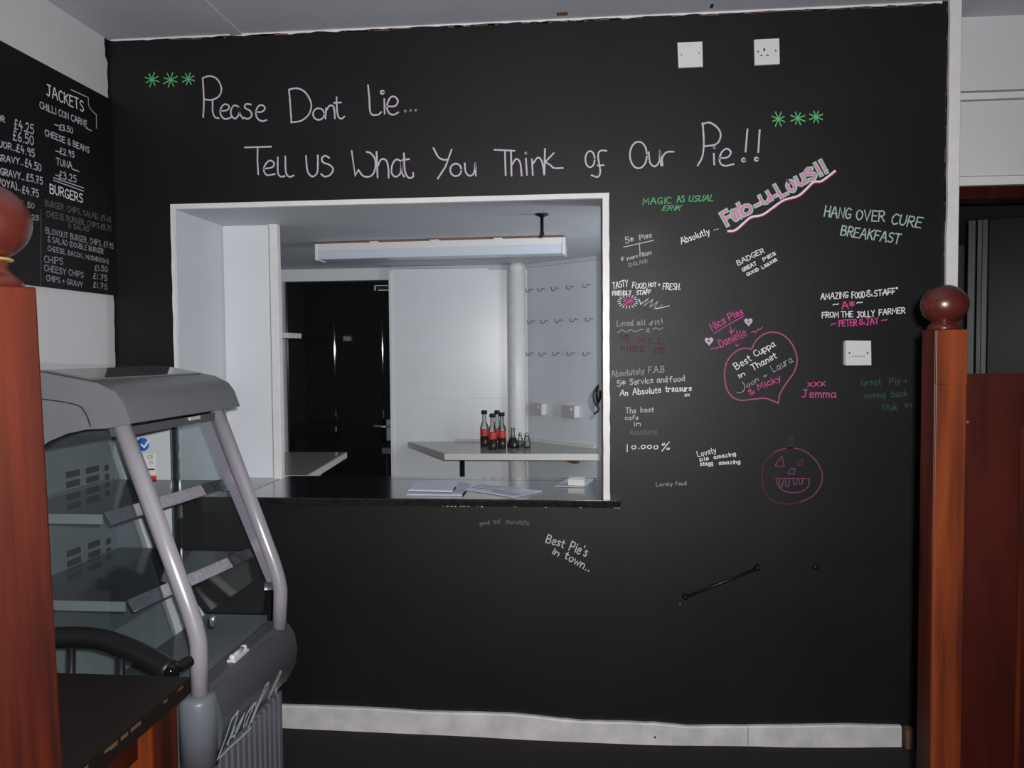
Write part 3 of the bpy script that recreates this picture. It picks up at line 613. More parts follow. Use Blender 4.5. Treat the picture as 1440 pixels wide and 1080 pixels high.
# ------------------------------------------------------------------ bottles
def bottle(x, y, ytop, rb, kind, label):
    z0 = .8615; b = onZ(x, y, z0); b.y += 0; h = (onY(x, ytop, b.y).z-z0); r = rb
    if kind == 'vinegar':
        t = root('vinegar_bottle', b, label, 'bottle', 'vinegar bottles on the corner worktop')
        lathe('glass_body', [(r*.9, 0), (r, .004), (r, h*.52), (r*.85, h*.60), (r*.48, h*.70), (r*.42, h*.9), (r*.42, h*.93)], b, 'glass_b', t, 20)
        lv = random.uniform(.26, .36)
        lathe('vinegar', [(r*.86, .003), (r*.93, .006), (r*.93, h*lv), (0.001, h*lv)], b, 'liquid', t, 20)
        lathe('label', [(r*1.01, h*.30), (r*1.015, h*.305), (r*1.015, h*.47), (r*1.01, h*.475)], b, 'red', t, 20)
        lathe('cap', [(r*.62, h*.90), (r*.70, h*.905), (r*.70, h*.99), (r*.6, h)], b, 'blackm', t, 16)
    elif kind == 'flask':
        t = root('sauce_flask', b, label, 'bottle')
        lathe('glass_body', [(r*.9, 0), (r, .006), (r*.95, h*.2), (r*.5, h*.5), (r*.30, h*.62), (r*.28, h*.9), (r*.36, h)], b, 'glass_b', t, 20)
        lathe('dark_sauce', [(r*.86, .003), (r*.97, .008), (r*.90, h*.2), (r*.46, h*.5), (0.001, h*.55)], b, 'liquid2', t, 20)
    else:
        t = root('shaker', b, label, 'shaker', 'small glass shakers on the corner worktop')
        lathe('glass_body', [(r*.85, 0), (r, .01), (r*.9, h*.5), (r*.55, h*.75), (r*.5, h*.8)], b, 'glass_b', t, 16)
        lathe('contents', [(r*.7, .004), (r*.85, .012), (r*.8, h*.42), (0.001, h*.45)], b, 'amber', t, 16)
        lathe('shaker_cap', [(r*.58, h*.78), (r*.58, h*.9), (r*.3, h)], b, 'chrome', t, 14)
bottle(681.5, 627.6, 577, .0240, 'vinegar', 'leftmost red labelled vinegar bottle, its black cap level with the tallest')
bottle(693, 632, 581.5, .0235, 'vinegar', 'front red labelled vinegar bottle, lowest in view of the four')
bottle(699.5, 626.5, 577, .0225, 'vinegar', 'rear red labelled vinegar bottle mostly hidden behind the others')
bottle(706, 630.3, 580, .0235, 'vinegar', 'rightmost red labelled vinegar bottle, next to the dark flask')
bottle(721.5, 629.5, 602, .0350, 'flask', 'squat cone flask of black sauce right of the red labelled bottles')
bottle(731.5, 628, 608, .0170, 'shaker', 'narrow pale glass shaker just right of the dark flask')
bottle(741, 629.5, 608.5, .0215, 'shaker', 'wider glass shaker with pale brown contents, rightmost on the worktop')
# ------------------------------------------------------------------ switches on the black wall
def plate(name, px, label, kind, cat='switch'):
    q = [onY(x, y, -.008) for x, y in px]; c = sum(q, Vector())/4; t = root(name, (c.x, 0, c.z), label, cat)
    pl = prism('face_plate', [(v.x, -.001, v.z) for v in q], (0, -.009, 0), 'white_pl', t, .003)
    ux = (q[1]-q[0]); uz = (q[3]-q[0])
    def at(u, v, y=-.0101): w_ = q[0]+ux*u+uz*v; return Vector((w_.x, y, w_.z))
    def bx(n, u0, v0, u1, v1, m, th=.003, bev=.0008): return prism(n, [at(u0, v0), at(u1, v0), at(u1, v1), at(u0, v1)], (0, -th, 0), m, pl, bev)
    def dot(n, u, v, m='hole', r=.0022): p_ = at(u, v); return lathe(n, [(r, 0), (r, .0008)], (0, 0, 0), m, pl, 10, Matrix.Translation(p_) @ Matrix.Rotation(R(90), 4, 'X'))
    if kind == 2: bx('rocker', .25, .34, .46, .64, 'white_pl'); bx('rocker', .52, .32, .72, .62, 'white_pl'); dot('screw', .14, .5, 'dimwall'); dot('screw', .85, .46, 'dimwall')
    if kind == 1: dot('screw', .15, .5, 'hole', .003); dot('screw', .86, .49, 'hole', .003); bx('spur_slot', .24, .62, .76, .64, 'dimwall', .0004, 0)
    if kind == 3:
        bx('rocker', .64, .14, .82, .42, 'white_pl'); bx('earth_slot', .36, .36, .43, .47, 'hole', .0004, 0); bx('pin_slot', .22, .62, .33, .66, 'hole', .0004, 0); bx('pin_slot', .46, .62, .57, .66, 'hole', .0004, 0)
        dot('screw', .15, .48, 'dimwall', .003); dot('screw', .85, .48, 'dimwall', .003)
    return t
plate('light_switch', [(952.6, 60.2), (987.5, 58.8), (988.2, 93.8), (954, 95.4)], 'white double light switch high on the black wall, left of the socket', 2)
plate('wall_socket', [(1060.3, 56.2), (1095.5, 54.2), (1096.3, 90), (1061.2, 91.8)], 'white single switched socket high on the black wall', 3, 'socket')
pp = plate('spur_outlet', [(1188.5, 478.8), (1224.5, 479.2), (1225, 513.5), (1189.2, 513.8)], 'white blank spur plate low on the black wall near the right newel post', 1, 'outlet')
p = onY(1188, 497); box('side_gap', (p.x-.007, -.012, p.z-.038), (p.x, -.001, p.z+.04), 'pinkish', pp, .001)
# black rod and fixing on lower wall
a, b = onY(964, 840, -.02), onY(1066, 799, -.02)
t = root('wall_rod', ((a.x+b.x)/2, 0, (a.y+b.z)/2), 'thin black rod fixed aslant low on the black wall', 'rod')
tube('rod', [(a.x, -.020, a.z), (b.x, -.020, b.z)], .0055, 'blackm', t, 10)
for v in (a, b): lathe('end_fixing', [(.010, 0), (.010, .004), (.007, .008), (.007, .026)], (0, 0, 0), 'blackm', t, 14, Matrix.Translation((v.x, -.0005, v.z)) @ Matrix.Rotation(R(90), 4, 'X'))
p = onY(1147, 797); k = tag(lathe('wall_plug', [(.010, 0), (.008, .006), (.003, .008)], (0, 0, 0), 'blackm', None, 12, Matrix.Translation((p.x, -.0005, p.z)) @ Matrix.Rotation(R(90), 4, 'X')), 'small black wall plug right of the slanting rod', 'wall plug')
p = onY(956.5, 850); lab(lathe('plaster_nick', [(.005, 0), (.004, .0008)], (0, 0, 0), 'pink_d', wall, 7, Matrix.Translation((p.x, -.0002, p.z)) @ Matrix.Rotation(R(90), 4, 'X')), 'small pink plaster nick below the rod')
# ================================================================== WRITING on the black wall
W7, W5 = .0070, .0046
def ast(bm, cs_, r, rot=0):
    for cx, cy in cs_:
        for k in range(4):
            a_ = k*math.pi/4+.3+rot; d = r*random.uniform(.85, 1.15)
            trace(bm, WALLB, ['/%.1f,%.1f %.1f,%.1f' % (cx-d*math.cos(a_), cy-d*math.sin(a_), cx+d*math.cos(a_), cy+d*math.sin(a_))], (0, 0), 1, .0045)
inscription(wall, 'c_g', lambda bm: ast(bm, [(214, 112), (240, 112.5), (265, 111)], 10), 'row of three green asterisks before the heading', 'chalk_asterisks')
inscription(wall, 'c_g', lambda bm: ast(bm, [(1094.5, 167.5), (1122, 166.5), (1147.5, 164.5)], 10, .1), 'row of three green asterisks after the heading', 'chalk_asterisks')
T1 = ["155,102 160,190 160,240 157,291", "155,102 190,93 225,108 245,150 235,188 200,207 163,205", "203,212 203,262 213,290 232,296", "240,262 272,257 283,242 270,229 252,234 239,262 248,290 268,300 292,292",
 "330,242 308,234 292,255 293,282 312,298 330,275 331,242 334,275 350,298", "388,230 365,228 358,245 385,262 391,285 372,299 353,293", "413,266 440,265 455,250 445,234 425,237 411,265 418,295 440,310 463,305",
 "571,158 577,230 583,313", "571,158 610,152 650,172 678,225 668,275 630,308 581,316", ring(714, 276, 27, 28), "/750,248 747,298", "749,262 766,236 783,238 790,262 792,297", "800,195 802,255 810,290 825,298 838,288", "/788,222 822,220",
 "952,137 958,200 965,272 1000,279 1015,266", "/1030,203 1032,275", ring(1021, 171, 8, 8), "1040,238 1080,238 1096,215 1083,194 1060,196 1043,235 1052,270 1075,279 1098,268", ring(1132, 262, 2, 2), ring(1158, 258, 2, 2), ring(1183, 257, 2, 2)]
inscription(wall, 'c_w', lambda bm: trace(bm, WALLB, T1, (240, 80), 3.4286, .0064), 'tall white heading line reading Please Dont Lie...')
T2a = ["/358,437 485,433", "/420,437 419,500 423,566", "450,540 490,532 499,512 480,500 460,515 449,545 465,570 503,565", "517,485 517,555 530,577 550,575", "553,480 556,555 572,578 594,572",
 "653,478 660,550 683,577 706,560 710,520 710,475", "765,487 745,477 729,490 737,510 765,520 784,542 768,570 742,577 726,565", "/873,453 890,572 905,545", "905,545 930,575 965,575 985,545 986,495 965,465 945,458",
 "/993,458 998,582", "997,530 1015,495 1040,500 1050,540 1051,583", "1110,503 1088,495 1069,520 1066,560 1085,578 1108,560 1113,505 1115,555 1126,578", "1125,465 1130,550 1148,583 1169,578 1169,560", "/1118,497 1150,493",
 "1267,440 1290,482 1315,496 1337,495", "/1355,447 1325,530 1288,587", ring(1375, 545, 27, 30)]
T2b = ["35,205 38,235 52,250 68,240 73,205 75,250", "142,156 180,158 215,160", "/180,160 183,248", "/202,158 204,250", "203,215 220,190 235,202 241,250", "/256,188 260,247", ring(256, 168, 2, 2), "/278,190 281,248", "279,210 300,184 315,202 322,246", "/325,153 323,243",
 "/357,168 326,200", "326,200 345,212 358,222 390,222", ring(488, 190, 17, 29), "547,160 525,160 517,180 525,235 515,254 493,248", "/515,213 537,212", ring(663, 175, 31, 48), "700,165 705,203 722,216 738,198 741,160 745,213", "750,213 749,185 765,165 790,163",
 "895,60 899,130 894,180 877,213", "893,64 920,58 950,78 960,105 945,135 900,144", "/935,170 937,210", ring(938, 148, 2, 2), "955,187 985,183 997,165 982,152 962,168 957,200 975,214 1007,208", "/1057,82 1050,163", ring(1043, 193, 6, 6), "/1101,85 1096,165", ring(1089, 190, 6, 6)]
def f2(bm): trace(bm, WALLB, T2a, (240, 80), 3.4286, .0064); trace(bm, WALLB, T2b, (640, 150), 2.5714, .0064)
inscription(wall, 'c_w', f2, 'long white heading line reading Tell us What You Think of Our Pie!!')
def N(m, lines, label, wd=.0044, jit=.5, extra=None):
    def fn(bm):
        global WS
        WS = .66
        for l in lines: write(bm, WALLB, l[0], l[1], (l[1][0]+(l[2][0]-l[1][0])*.955, l[1][1]+(l[2][1]-l[1][1])*.955), l[3]*.95, l[5] if len(l) > 5 else wd, l[4] if len(l) > 4 else 0, jit=jit)
        if extra: extra(bm)
        WS = .88
    return inscription(wall, m, fn, label)
def TR(ss, wd=.0044, org=(0, 0), sc=1, off=.0008): return lambda bm: trace(bm, WALLB, ss, org, sc, wd, off)
N('c_g', [('MAGIC', (904, 287.5), (945, 286), 9, .05), ('AS', (952, 284.5), (963, 284), 9), ('USUAL', (968, 284), (1004, 282), 8.5, .3), ('ERIK', (931, 296), (957, 295.5), 7, .35)], 'green note reading Magic as usual Erik')
N('c_w', [('5*', (880, 342.5), (892, 340.5), 9), ('Pies', (900, 337.5), (917, 333.5), 7), ('IF youre FROM', (874, 367), (918, 357.5), 5, 0, .0034)], 'white note reading 5 star Pies above a T shaped line', extra=TR(["/877,347.5 919,338", "/899,342 900,356"]))
N('c_mid', [('ENGLAND', (885, 375), (912, 368.5), 5)], 'small white word England under the star pies note', .003)
N('c_ww', [('Absolutly', (958.5, 343.5), (1000, 328), 9)], 'white slanting word Absolutly before the pink word', .0046, extra=TR(["/1004,323.5 1006,323", "/1008,322.6 1010,322"], .003))
N('c_ww', [('BADGER', (1038, 373), (1077, 354), 7, 0), ('GREAT', (1045, 382), (1065, 371.5), 5), ('PIES', (1074, 367), (1092, 357.5), 4.6), ('GOOD', (1051, 388), (1068, 380), 4.2), ('LIQUOR', (1072, 378), (1094, 366), 4.2)], 'white slanting note reading Badger great pies good liquor', .0040)
N('c_ww', [('TASTY', (862, 406.5), (884, 402), 9, .2), ('FOOD,', (889, 405), (911, 406), 8, .1), ('HOT +', (912, 403.5), (929, 403), 6), ('FRESH.', (932, 407), (957.5, 407.5), 9, .15), ('FRIENDLY', (861.5, 415.5), (889, 414), 6), ('STAFF', (895, 414.5), (916, 413.5), 6, .1)], 'white note reading Tasty food, hot and fresh, friendly staff', .0044,
  extra=TR(['/%.1f,%.1f %.1f,%.1f' % (883+11*math.cos(a_), 424+6.5*math.sin(a_), 883+14.5*math.cos(a_), 424+9.5*math.sin(a_)) for a_ in [k*math.pi/9 for k in range(18)]]+["/899,421 901,428 912,419 906,430 918,421 914,432 925,424 920,434 935,427 921,435 941,430"], .0036))
N('c_p', [('5*', (877, 428), (890, 427.5), 8)], 'pink 5 star inside a burst of white dashes', .006)
N('c_mid', [('Loved', (868, 459), (891, 457.5), 8), ('all', (896, 457.5), (908, 456.5), 7), ('of', (913, 457), (918, 457), 6), ('it!', (921, 457), (932, 454.5), 7)], 'white note reading Loved all of it!', .0044, extra=TR(["869,467.5 875,464 881,467 887,463.5 893,466.5 899,464 904,463", "/909,462 913,467", "/913,462 909,467", "918,463.5 922,461 927,463.5 932,461"], .0044))
N('c_pd', [('WE', (873, 479), (885, 479), 8), ('WILL', (896, 481), (936, 484), 8), ('MISS', (873, 493.5), (907, 495), 7.5), ('YOU', (918, 497), (936, 496), 8, .2)], 'faded pink note reading We will miss you', .0046)
N('c_mid', [('Absolutely', (860, 530), (908, 525), 8.5, .05), ('F.A.B', (912, 524), (935, 523.5), 9)], 'white words Absolutely F.A.B', .0044)
N('c_w', [('5*', (868, 543), (880, 542), 8.5), ('Service', (886, 541), (920, 538), 8), ('and', (924, 538), (939, 537), 8), ('food', (942, 537), (963.5, 535.5), 8)], 'white words 5 star Service and food', .0046)
N('c_ww', [('An', (872, 556.5), (883, 556.5), 8, .1), ('Absolute', (890, 555), (931, 552), 8.5, .05), ('treasure', (936, 551), (974, 549.5), 8), ('xx', (963, 557.5), (970, 557), 5, 0, .0034)], 'white words An Absolute treasure with two kisses', .0046)
N('c_w', [('The', (880, 581), (895, 581), 8), ('best', (901, 579.5), (920, 579.5), 7), ('cafe', (879, 590), (898, 590), 6), ('in', (891, 599), (901, 598.5), 6.5)], 'white note reading The best cafe in', .0040)
N('c_dim', [('RAMSGATE', (887, 611.5), (926, 611), 6)], 'faint grey word Ramsgate', .0038)
N('c_ww', [('1', (880, 635), (882, 635), 10), ('o.ooo', (888, 631), (927, 631), 8), ('%', (931, 634), (942, 632), 11, .1)], 'bright white 10.000% with small round noughts', .0048)
N('c_ww', [('Lovely', (981.5, 642.5), (1008.5, 636), 8), ('pie', (984.5, 648), (997, 646.5), 5.5), ('amazing', (1004, 645.5), (1036, 640), 5.5), ('stagg', (985, 655), (1003, 653.5), 5.5), ('amazing', (1011, 653.5), (1042, 651.5), 5.5)], 'white note reading Lovely pie amazing', .0038)
N('c_mid', [('Lovely food', (923, 684), (967, 681.5), 5.5)], 'small faint note reading Lovely food', .0032)
N('c_dim', [('good', (675, 738), (689, 737), 6), ('hot', (694.5, 736.5), (704, 736), 7), ('chocolate', (711, 736), (745, 738), 7)], 'faint small note reading good hot chocolate below the counter', .0034)
N('c_w', [('Best', (767.5, 762), (793, 771), 12, .0), ("Pie's", (800, 773), (825, 783), 14, 0), ('in', (776, 777.5), (785, 782), 9), ('town..', (793, 784.5), (829, 804), 11)], "white slanting note reading Best Pie's in town", .0056)
N('c_ww', [('AMAZING', (1154, 421), (1194, 418.5), 8.5, .1), ('FOOD', (1198, 419.5), (1217, 418.5), 9), ('&', (1218.5, 417.5), (1227, 416.5), 9), ('STAFF"', (1229, 416.5), (1263, 413), 8.5, .1), ('~', (1172, 431), (1180, 430), 6), ('~', (1205, 428.5), (1213, 427.5), 6),
   ('FROM', (1156, 447), (1180, 446), 8, .05), ('THE', (1183, 446), (1200, 445), 8), ('JOLLY', (1205, 446.5), (1231, 444.5), 8.5), ('FARMER', (1236, 443), (1274, 440), 8, .05)], 'white note reading Amazing food and staff from the Jolly Farmer', .0046, extra=TR(["/1240,412.5 1257,411"], .003))
N('c_p', [('A*', (1184, 434), (1202, 432), 10, 0, .006), ('~', (1170, 459), (1177, 457), 6), ('PETER', (1180, 459.5), (1206, 457.5), 9, .05, .005), ('&', (1208, 457), (1216, 456), 8), ('JAY', (1218, 457), (1236, 455), 9, .05, .005), ('~', (1240, 453.5), (1248, 452), 6)], 'pink names Peter and Jay with A star above the white spur plate', .0048)
N('c_gw', [('HANG', (1159, 304), (1197, 308), 15, .02), ('OVER', (1203.5, 309), (1245, 312), 15), ('CURE', (1253, 315), (1296, 320), 15, .1), ('BREAKFAST', (1182, 330.5), (1268, 343), 14, .05)], 'pale green capitals reading Hang over cure breakfast', .0066, .3)
N('c_gd', [('Great', (1211, 542), (1240, 541), 9), ('Pie +', (1251, 541), (1277, 540), 10), ('coming', (1215, 560), (1246, 558), 8, .1), ('back', (1254, 558), (1277, 557), 9), ('Stuk', (1240, 577), (1262, 576), 9, .1), ('in', (1272, 573), (1282, 573), 8)], 'faded green note reading Great Pie coming back beside the newel post', .0040)
N('c_p', [('xxx', (1136, 543.5), (1161, 542.5), 9.5), ('Jemma', (1127, 558.5), (1178, 559), 11)], 'pink note reading xxx Jemma', .0048, .2)
N('c_p', [('Nice', (1002, 465), (1022, 453), 11, .0), ('Pies', (1026, 450), (1046, 441), 10), ('Danielle', (1014, 489), (1052, 471), 12, 0, .0042)], 'pink note reading Nice Pies Danielle', .0052, extra=TR(["/164,330 300,245 445,165", "316,265 330,320", "/305,305 332,328 355,290", "137,480 160,468 180,475 200,462 232,455", "520,320 540,310 555,320 580,292 600,292 620,270", "/370,430 375,450 395,440"], .0042, (980, 420), 6.75))
HEART = ["520,480 470,470 400,485 330,535 285,600 265,680 265,760 285,860 340,935 420,965 520,955 640,945 700,962 772,992", "772,992 790,900 850,800 920,700 950,600 935,500 880,400 800,335 710,318 630,340 560,400 520,480"]
inscription(wall, 'c_pm', TR(HEART, .0052, (980, 420), 6.75), 'large pink heart outline around a white message', 'chalk_heart')
N('c_ww', [('Best', (1036, 520), (1058, 506), 10, .0), ('Cuppa', (1063, 502), (1092, 485), 9), ('in', (1039, 532), (1048, 527), 6), ('Thanet', (1059, 521), (1094, 502), 9)], 'white words Best Cuppa in Thanet inside the pink heart', .0044)
N('c_mid', [('oon', (1051, 545), (1068, 535), 7), ('+', (1075, 532), (1080, 529), 6), ('Laura', (1088, 523.5), (1117, 508), 10)], 'white words Joon and Laura inside the pink heart', .0038, extra=TR(["432,790 455,830 445,870 420,890 380,892"], .004, (980, 420), 6.75))
N('c_p', [('&', (1056, 556), (1062, 552), 8), ('Micky', (1067, 548.5), (1100, 534), 9)], 'pink name Micky inside the pink heart', .0046)
def small_heart(cx, cy, s, rot):
    def fn(bm):
        pts = []
        for k in range(24):
            t_ = 2*math.pi*k/24; x = .9*16*math.sin(t_)**3; y = 13*math.cos(t_)-5*math.cos(2*t_)-2*math.cos(3*t_)-math.cos(4*t_)
            xx = x*math.cos(rot)-y*math.sin(rot); yy = x*math.sin(rot)+y*math.cos(rot)
            v = onY(cx+xx*s/16, cy-yy*s/16); pts.append(bm.verts.new((v.x, -.0008, v.z)))
        bm.faces.new(pts)
    return fn
for (cx, cy, s, lb) in ((1052.5, 452.5, 5.6, 'filled pale pink heart right of Nice Pies'), (997, 479.5, 5.8, 'filled pale pink heart left of Danielle')):
    inscription(wall, 'c_w', small_heart(cx, cy, s*1.15, .05), lb, 'chalk_heart')
    o = inscription(wall, 'c_pm', (lambda f_: f_)(small_heart(cx, cy, s*.42, .05)), 'pink centre of the filled heart', 'heart_centre'); o.location = Vector((0, -.0006, 0))
PK = ["78,62", ]
inscription(wall, 'c_faint_p', TR(["1030,388 1080,366 1150,360 1230,385 1300,450 1332,525 1320,600 1270,665 1200,700"], .0042, (860, 550), 4.5), 'bright upper right arc of the pumpkin outline', 'chalk_pumpkin')
inscription(wall, 'c_pd', TR(["1030,388 975,440 952,520 960,610 1000,680 1080,712 1150,710 1200,700", "/1160,465 1205,430 1207,472 1160,465", "1065,380 1080,372 1095,385"], .0042, (860, 550), 4.5), 'faded left arc and right eye of the pumpkin', 'chalk_pumpkin')
inscription(wall, 'c_faint_p', TR(["/1030,475 1078,412 1092,475 1030,475", "/1128,490 1160,490 1155,525 1118,522 1128,490", "/1040,552 1100,552 1180,552 1250,552", "1250,552 1245,600 1200,635 1140,642 1080,625 1050,590 1040,552",
   "1060,560 1065,600 1078,604 1088,562", "1100,562 1104,600 1118,600 1128,560", "1148,558 1152,588 1166,590 1174,556", "1185,556 1190,588 1204,586 1210,556"], .0036, (860, 550), 4.5), 'left eye, nose and toothy grin of the drawn pumpkin', 'chalk_pumpkin')
inscription(wall, 'c_smear', TR(["/1128,302 1126,355"], .026, (860, 550), 4.5), 'smudged grey stalk of the drawn pumpkin', 'chalk_pumpkin')
# Fab-u-Lous!!
FAB = [('F', (1023, 317), (1031, 312.5), 19), ('a', (1033, 311), (1042, 306), 22), ('b', (1046, 303.5), (1058, 297), 19), ('u', (1074, 287), (1085, 281), 21), ('L', (1098.5, 277), (1107, 272), 19), ('o', (1111, 270.5), (1120, 265.5), 23), ('u', (1124, 261.5), (1133, 257), 21), ('S', (1138, 255), (1148, 249.5), 16), ('!', (1153.5, 247.5), (1155, 246.7), 19), ('!', (1161, 243.5), (1162.5, 242.7), 19)]
def fab(wd, off):
    def fn(bm):
        random.seed(11)
        for tx, a_, b_, h in FAB: write(bm, WALLB, tx, a_, b_, h, wd, 0, off, .1)
        trace(bm, WALLB, ['/1062,290 1068,287', '/1086.5,277.5 1091.5,275'], (0, 0), 1, wd, off)
    return fn
UND = ["1024,325.5 1034,324 1046,314 1056,306 1072,302.5 1086,293 1102,282 1122,276 1134,266 1144,256.5 1154,255.5 1164,249 1174,241"]
inscription(wall, 'c_g', fab(.0180, .0006), 'green outline of the slanting word Fab-u-Lous!!')
inscription(wall, 'c_mint', fab(.0148, .0010), 'pale body of the slanting word Fab-u-Lous!!')
inscription(wall, 'c_pink2', fab(.0070, .0014), 'pink core of the slanting word Fab-u-Lous!!')
inscription(wall, 'c_p', TR(UND, .0110, off=.0006), 'pink edge of the wavy underline', 'chalk_underline')
inscription(wall, 'c_ww', lambda bm: trace(bm, WALLB, UND, (0, -.6), 1, .0065, .0010), 'white wavy underline below Fab-u-Lous', 'chalk_underline')
# ================================================================== MENU BOARD on the left wall
mb = root('menu_board', (XL, -.6, 1.62), 'black menu board with handwritten prices on the white left wall', 'menu board')
pT, pB = onX(157, 140, XL+.012), onX(160, 413, XL+.012)
ztop = onX(60, 88.7, XL+.012).z; zbot = onX(100, 408, XL+.012).z
bd_o = box('board', (XL+.004, -1.75, zbot), (XL+.012, -.002, ztop), 'blackm', mb)
bd_o.data.materials[0] = mat('menu_board_black', (.008, .008, .009), .45, noise=.3, nscale=5)
def Mn(m, lines, label, wd=.0046):
    bm = bmesh.new()
    for l in lines: write(bm, WALLL, l[0], l[1], l[2], l[3]*(.95 if len(l) > 4 else .82), (l[4] if len(l) > 4 else wd)*.88, 0, .0008, .3, True)
    me = bpy.data.meshes.new('chalk_writing'); bm.to_mesh(me); bm.free(); lab(link('chalk_writing', me, m, mb), label)
Mn('c_ww', [('JACKETS', (65, 134), (117, 157), 16, .006)], 'white heading Jackets')
Mn('c_w', [('CHILLI CON CARNE', (56, 152), (122, 178.5), 11), ('£3.50', (83, 182), (102, 187.5), 9.5), ('CHEESE & BEANS', (63, 190), (125, 215), 10), ('£2.95', (84, 216), (104, 221.5), 10), ('TUNA', (79, 231), (101, 237.5), 11), ('£3.25', (83, 250), (107, 256.5), 12)], 'white jacket potato fillings with prices')
Mn('c_ww', [('BURGERS', (70, 271), (116, 285.5), 13, .0056)], 'white heading Burgers')
Mn('c_dim', [('BURGER, CHIPS, SALAD. £5.45', (63, 289), (156, 313), 10), ('CHEESE BURGER, CHIPS £5.75', (65, 304), (156, 325), 9.5), ('& SALAD', (96, 320), (125, 326), 8)], 'faint burger lines with prices', .0036)
Mn('c_mid', [('BLOWOUT BURGER, CHIPS, £7.95', (64, 328), (159, 350), 10), ('& SALAD (DOUBLE BURGER', (67, 339.5), (145, 357), 9), ('CHEESE, BACON, MUSHROOM)', (67, 352), (152, 371), 8)], 'soft white lines for the blowout burger', .0036)
Mn('c_mid', [('CHIPS', (62, 368.5), (88, 372), 11), ('CHEESY CHIPS', (62, 380.5), (117, 390.5), 10), ('CHIPS + GRAVY', (65, 394), (116, 404), 9)], 'white chips lines', .0040)
Mn('c_mid', [('£1.50', (133, 380), (151, 382), 9), ('£1.75', (131, 391.5), (150, 395), 9), ('£1.75', (131, 403.5), (150, 407), 9)], 'prices of the chips', .0040)
Mn('c_w', [('LIQUOR', (-22, 163), (6, 172), 10), ('£4.25', (20, 181), (47, 188.5), 14, .005), ('£6.50', (18, 196), (47, 204.5), 14, .005), ('LIQUOR..', (-18, 203), (21, 212), 11), ('£4.95', (23, 213), (48, 221), 13), ('MASH, GRAVY..', (-40, 219), (32, 232), 11), ('£4.50', (35, 234), (57.5, 241.5), 13), ('+ GRAVY..', (-8, 243), (33, 253), 11), ('£5.75', (37, 253.5), (59.5, 259.5), 12), ('(SAVOYA)..', (-20, 256), (28, 268), 12), ('£4.75', (31, 271), (54, 277.5), 12)], 'white left price column of the menu')
Mn('c_mid', [('£4.50', (24, 288), (48, 293.5), 9), ('£4.25', (30, 306), (54, 310), 8)], 'lowest prices of the left menu column')
bm = bmesh.new(); trace(bm, WALLL, ["/325,85 405,122", "405,122 408,160 425,185 442,200", "/442,200 443,262", "/245,490 384,538", "/245,502 383,552", "/250,245 268,252", "/395,262 420,275", "/255,368 272,372", "/330,450 362,462", "/255,478 272,484"], (0, 100), 3.272, .004)
me = bpy.data.meshes.new('chalk_line'); bm.to_mesh(me); bm.free(); lab(link('chalk_line', me, 'c_w', mb), 'white corner flourish and double underline')['kind'] = 'stuff'
bm = bmesh.new(); trace(bm, WALLL, ["/187,635 186,985"], (0, 100), 3.272, .003)
me = bpy.data.meshes.new('chalk_line'); bm.to_mesh(me); bm.free(); lab(link('chalk_line', me, 'c_dim', mb), 'faint vertical divider line')
# ================================================================== NEWEL POSTS
def newel(name, cx, cy, s, ztop, rz, ball, label, zb=.05, mside='mahog', mfront='mahog_lit'):
    t = root(name, (cx, cy, 0), label, 'newel post'); mm = Matrix.Rotation(rz, 4, 'Z'); h = s/2
    T_ = Matrix.Translation((cx, cy, 0)) @ mm
    o = box('post_shaft', (-h, -h, .0), (h, h, ztop), mside, t, .003, mtx=T_)
    if mfront:  # thin front sheets carry the flash-lit tone in their colour
        lab(box('lit_front_face', (-h+.002, -h-.004, .0), (h-.002, -h+.001, ztop-.03), mfront, t, .0015, mtx=T_), 'varnished front face with flash light put into its lighter orange')
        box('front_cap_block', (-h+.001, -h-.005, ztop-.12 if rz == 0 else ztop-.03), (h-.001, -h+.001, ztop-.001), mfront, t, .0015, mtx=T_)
    R_ = ball/2; zc = ztop+zb; prof = [(h*1.02, 0), (h*1.0, .004), (h*.97, .008), (h*.80, .014), (h*.60, .022)]
    lathe('turned_neck', prof+[(R_*.46, max(.020, zb-R_*.84))], (cx, cy, ztop), 'mahog_ball', t, 32)
    prof = [(R_*.02, zc-ztop-R_)]+[(R_*math.cos(a_), zc-ztop+R_*math.sin(a_)*.91) for a_ in [R(-62+k*11.5) for k in range(13)]]+[(R_*.02, zc-ztop+R_*.91)]
    lathe('ball_finial', prof[1:], (cx, cy, ztop), 'mahog_ball', t, 40)
    return t, zc
YR = -.97
a, b = onY(1313, 600, YR), onY(1358.5, 600, YR); s = (b.x-a.x)
nr, _ = newel('newel_post', (a.x+b.x)/2, YR+s/2, s, onY(1330, 463, YR).z, 0, .097, 'shorter looking right newel post with dark ball finial before the side doorway', zb=.055)
z526 = onY(1400, 526, YR+.012).z
pa = root('booth_partition', (b.x+.3, YR+.03, 0), 'dark mahogany panelled partition fixed to the right newel post', 'partition')
box('panel_board', (b.x+.001, YR+.012, .0), (b.x+.75, YR+.034, z526-.02), 'mahog_pan', pa)
box('top_rail', (b.x+.001, YR+.006, z526-.11), (b.x+.75, YR+.044, z526), 'mahog_pan', pa, .004)
xs_ = onY(1432, 650, YR+.008).x
box('stile', (b.x+.001, YR+.006, .0), (xs_, YR+.040, z526-.1105), 'mahog_pan', pa, .003)
for (a_, b_, c_, d_) in ((xs_+.0005, .05, xs_+.010, z526-.115), (xs_+.010, z526-.126, b.x+.75, z526-.116)):
    box('panel_moulding', (a_, YR+.003, b_), (c_, YR+.013, d_), 'mahog', pa, .003)
